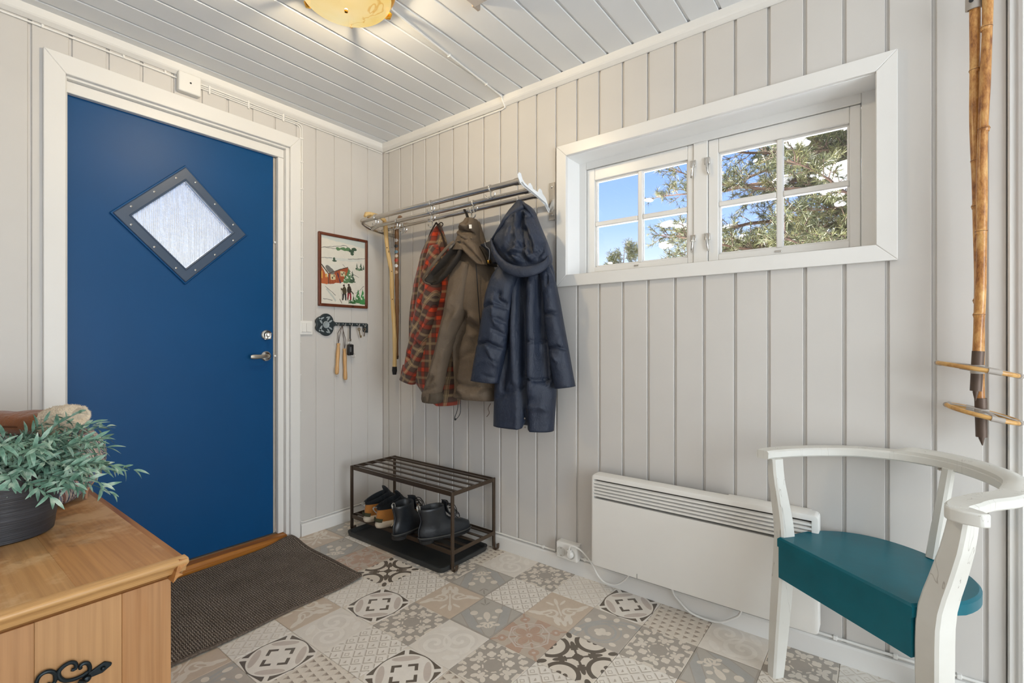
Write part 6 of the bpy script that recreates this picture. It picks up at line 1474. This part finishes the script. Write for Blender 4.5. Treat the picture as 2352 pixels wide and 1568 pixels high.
m = MB(); m.lathe([(.0055, -.084), (.0055, -.0855), (0, -.0856)], (2.768, 0, 2.054), 12, 'Y'); obj('strap_hole', m, M_black, cl)
m = MB(); m.tube(catmull([(2.775, -.066, 2.10), (2.783, -.05, 2.17), (2.79, -.018, 2.215), (2.80, -.05, 2.19), (2.803, -.08, 2.16)], 14), .004, 8, ell=(.5, 1.4)); obj('wrist_strap', m, M_rub, pB, smooth=True)
m = MB(); m.lathe([(.003, 0), (.003, -.03), (.006, -.032), (0, -.034)], (2.79, 0, 2.212), 10, 'Y'); nl = obj('nail', m, M_chrome, None); tag(nl, 'nail above the frame holding the ski pole straps', 'nail')

# ------------------------------------------------------------------ outside: snow and pines
M_snow = plain('snow', C(250, 251, 253), .7, var=.01, vscale=2, bscale=6, bstr=.2, bdist=.02)
m = MB(); gx, gy = 84, 84
pts = []
for i in range(gx+1):
    for j in range(gy+1):
        x = -34+70*i/gx; y = -22+60*j/gy; d = max(0, max(-.35-x, x-4.2, -3.2-y, y-.35))
        bounce_bank = 1.05*max(0, min(1, (y-.45)/1.3))*max(0, min(1, (x+.6)/.8)) if y > .3 else 0  # unseen snow raised here to bounce more light onto the window reveal
        pts.append((x, y, bounce_bank-.38+.16*mnoise.noise(Vector((x*.25, y*.25, 0)))+.012*min(d, 14)))
for i in range(gx):
    for j in range(gy):
        a = i*(gy+1)+j; m.f.append((a, a+gy+1, a+gy+2, a+1)); m.uv.append(None)
m.v = pts; sg = obj('snow_ground', m, M_snow, None, smooth=True, ang=180); sg['kind'] = 'structure'
M_bark = plain('pine_bark', C(84, 62, 48), .9, var=.25, vscale=14, bscale=30, bstr=.6, bdist=.01); M_twig = plain('pine_twig', C(76, 58, 46), .85, var=.2, vscale=20)
M_need, nt, b = new_mat('pine_needles')
f = nz(nt, texco(nt), 6, 3); nt.links.new(ramp(nt, f, [(.3, C(44, 52, 22)), (.5, C(66, 70, 30)), (.72, C(96, 92, 44))]), b.inputs['Base Color']); b.inputs['Roughness'].default_value = .55
def pine(loc, H, zlo, Lmax, nb, ntuft, label, group, seed, az_rng, tuft=.09, nneed=15, snow=0, trunk_r=.12, extra=None):
    r = random.Random(seed); t = thing('pine_tree', loc, label, 'tree', group)
    L0 = Vector(loc); m = MB(); m.tube([L0+Vector((.05*math.sin(k), .05*math.cos(k*.7), H*k/14-.1)) for k in range(15)], [trunk_r*(1-.9*k/14) for k in range(15)], 10); obj('trunk', m, M_bark, t, smooth=True)
    need = MB(); twigs = MB(); tips = []
    V3 = lambda s_: Vector((r.gauss(0, s_), r.gauss(0, s_), r.gauss(0, s_)))
    nv, nf = [], []
    def tuftat(p, d, size):
        tips.append(p)
        for k in range(nneed):
            dd = (d*.75+V3(.55)); dd.normalize(); L = size*r.uniform(.7, 1.15); s_ = dd.cross(V3(1)); s_.normalize(); s_ *= size*.036
            q = p+d*r.uniform(-.5, .25)*size; n = len(nv); nv.extend((q-s_, q+s_, q+dd*L)); nf.append((n, n+1, n+2))
    for b_ in range(nb):
        h = zlo+(H-zlo)*((b_+.5)/nb)**.85; az = r.uniform(*az_rng); L = Lmax*(1-.62*((h-zlo)/(H-zlo))**1.3)*r.uniform(.75, 1.1)
        p = L0+Vector((0, 0, h)); d = Vector((math.cos(az), math.sin(az), r.uniform(.0, .35))).normalized()
        if extra and b_ < len(extra): h, az, L = extra[b_]; p = L0+Vector((0, 0, h)); d = Vector((math.cos(az), math.sin(az), .18)).normalized()
        n = 9; P = [p.copy()]; D = []
        for k in range(n):
            p = p+d*L/n; D.append(d.copy()); P.append(p.copy()); d = (d+V3(.09)+Vector((0, 0, -.05 if k < 5 else .07))).normalized()
        m = MB(); m.tube(P, [.028*(1-.85*k/n)*(L/2) for k in range(n+1)], 6); obj('branch', m, M_bark, t, smooth=True)
        for k in range(2, n+1):
            for q in range(ntuft):
                b0 = P[k-1].lerp(P[k], r.random()); s_ = D[min(k, n-1)].cross(V3(1)); s_.normalize()
                dd = (D[min(k, n-1)]*.7+s_*.8+Vector((0, 0, .12))).normalized(); l2 = r.uniform(.14, .42)*(1.15-.5*k/n)
                c0 = b0; TP = [b0]
                for z in range(3):
                    c0 = c0+dd*l2/3; dd = (dd+V3(.18)+Vector((0, 0, .05))).normalized(); TP.append(c0)
                    if z: tuftat(c0, dd, tuft)
                    e3 = dd.cross(V3(1)); e3.normalize(); e4 = (dd*.6+e3).normalized(); c1 = c0+e4*l2*.32; twigs.tube([c0, c1], [.0035, .002], 4, caps=False); tuftat(c1, e4, tuft*.95)
                twigs.tube(TP, [.006, .005, .004, .0025], 4, caps=False)
    m = MB(); m.v = [tuple(p) for p in nv]; m.f = nf; m.uv = [None]*len(nf); obj('needles', m, M_need, t, kind='stuff')
    obj('twigs', twigs, M_twig, t, kind='stuff')
    for k in range(snow):
        p = r.choice(tips); s_ = r.choice((.025, .03, .035, .045, .06, .08)); m = MB(); m.blob(p+Vector((0, 0, .02)), s_*r.uniform(1.0, 1.7), s_*r.uniform(1, 1.5), s_*.55, 12, 8, .55, k); obj('snow_clump', m, M_snow, t, smooth=True, ang=180)
    return t
pT = pine((2.75, 4.9, -.3), 6.0, 1.5, 2.2, 84, 6, 'large snow-laden pine close outside the window', 'pines outside', 5, (PI*.6, PI*1.8), .095, 15, 230, extra=[(2.2, PI*1.0, 2.5), (2.5, PI*1.05, 2.75), (2.85, PI*1.02, 2.8), (3.2, PI*1.04, 2.75), (3.45, PI*1.0, 2.6), (2.7, PI*1.12, 2.6), (3.0, PI*1.13, 2.6), (2.35, PI*1.14, 2.5), (3.6, PI*1.1, 2.4)])
pT2 = pine((-4.9, 14.4, -.2), 4.7, 1.0, 1.1, 26, 3, 'small distant pine top low in the left window pane', 'pines outside', 9, (0, 2*PI), .12, 12, 10, .08)
for p, s_ in (((2.28, 3.75, 2.74), (.20, .18, .075)), ((2.19, 3.72, 2.56), (.14, .14, .06))):
    m = MB(); m.blob(p, *s_, 20, 12, .5, 3); obj('snow_clump', m, M_snow, pT, smooth=True, ang=180)
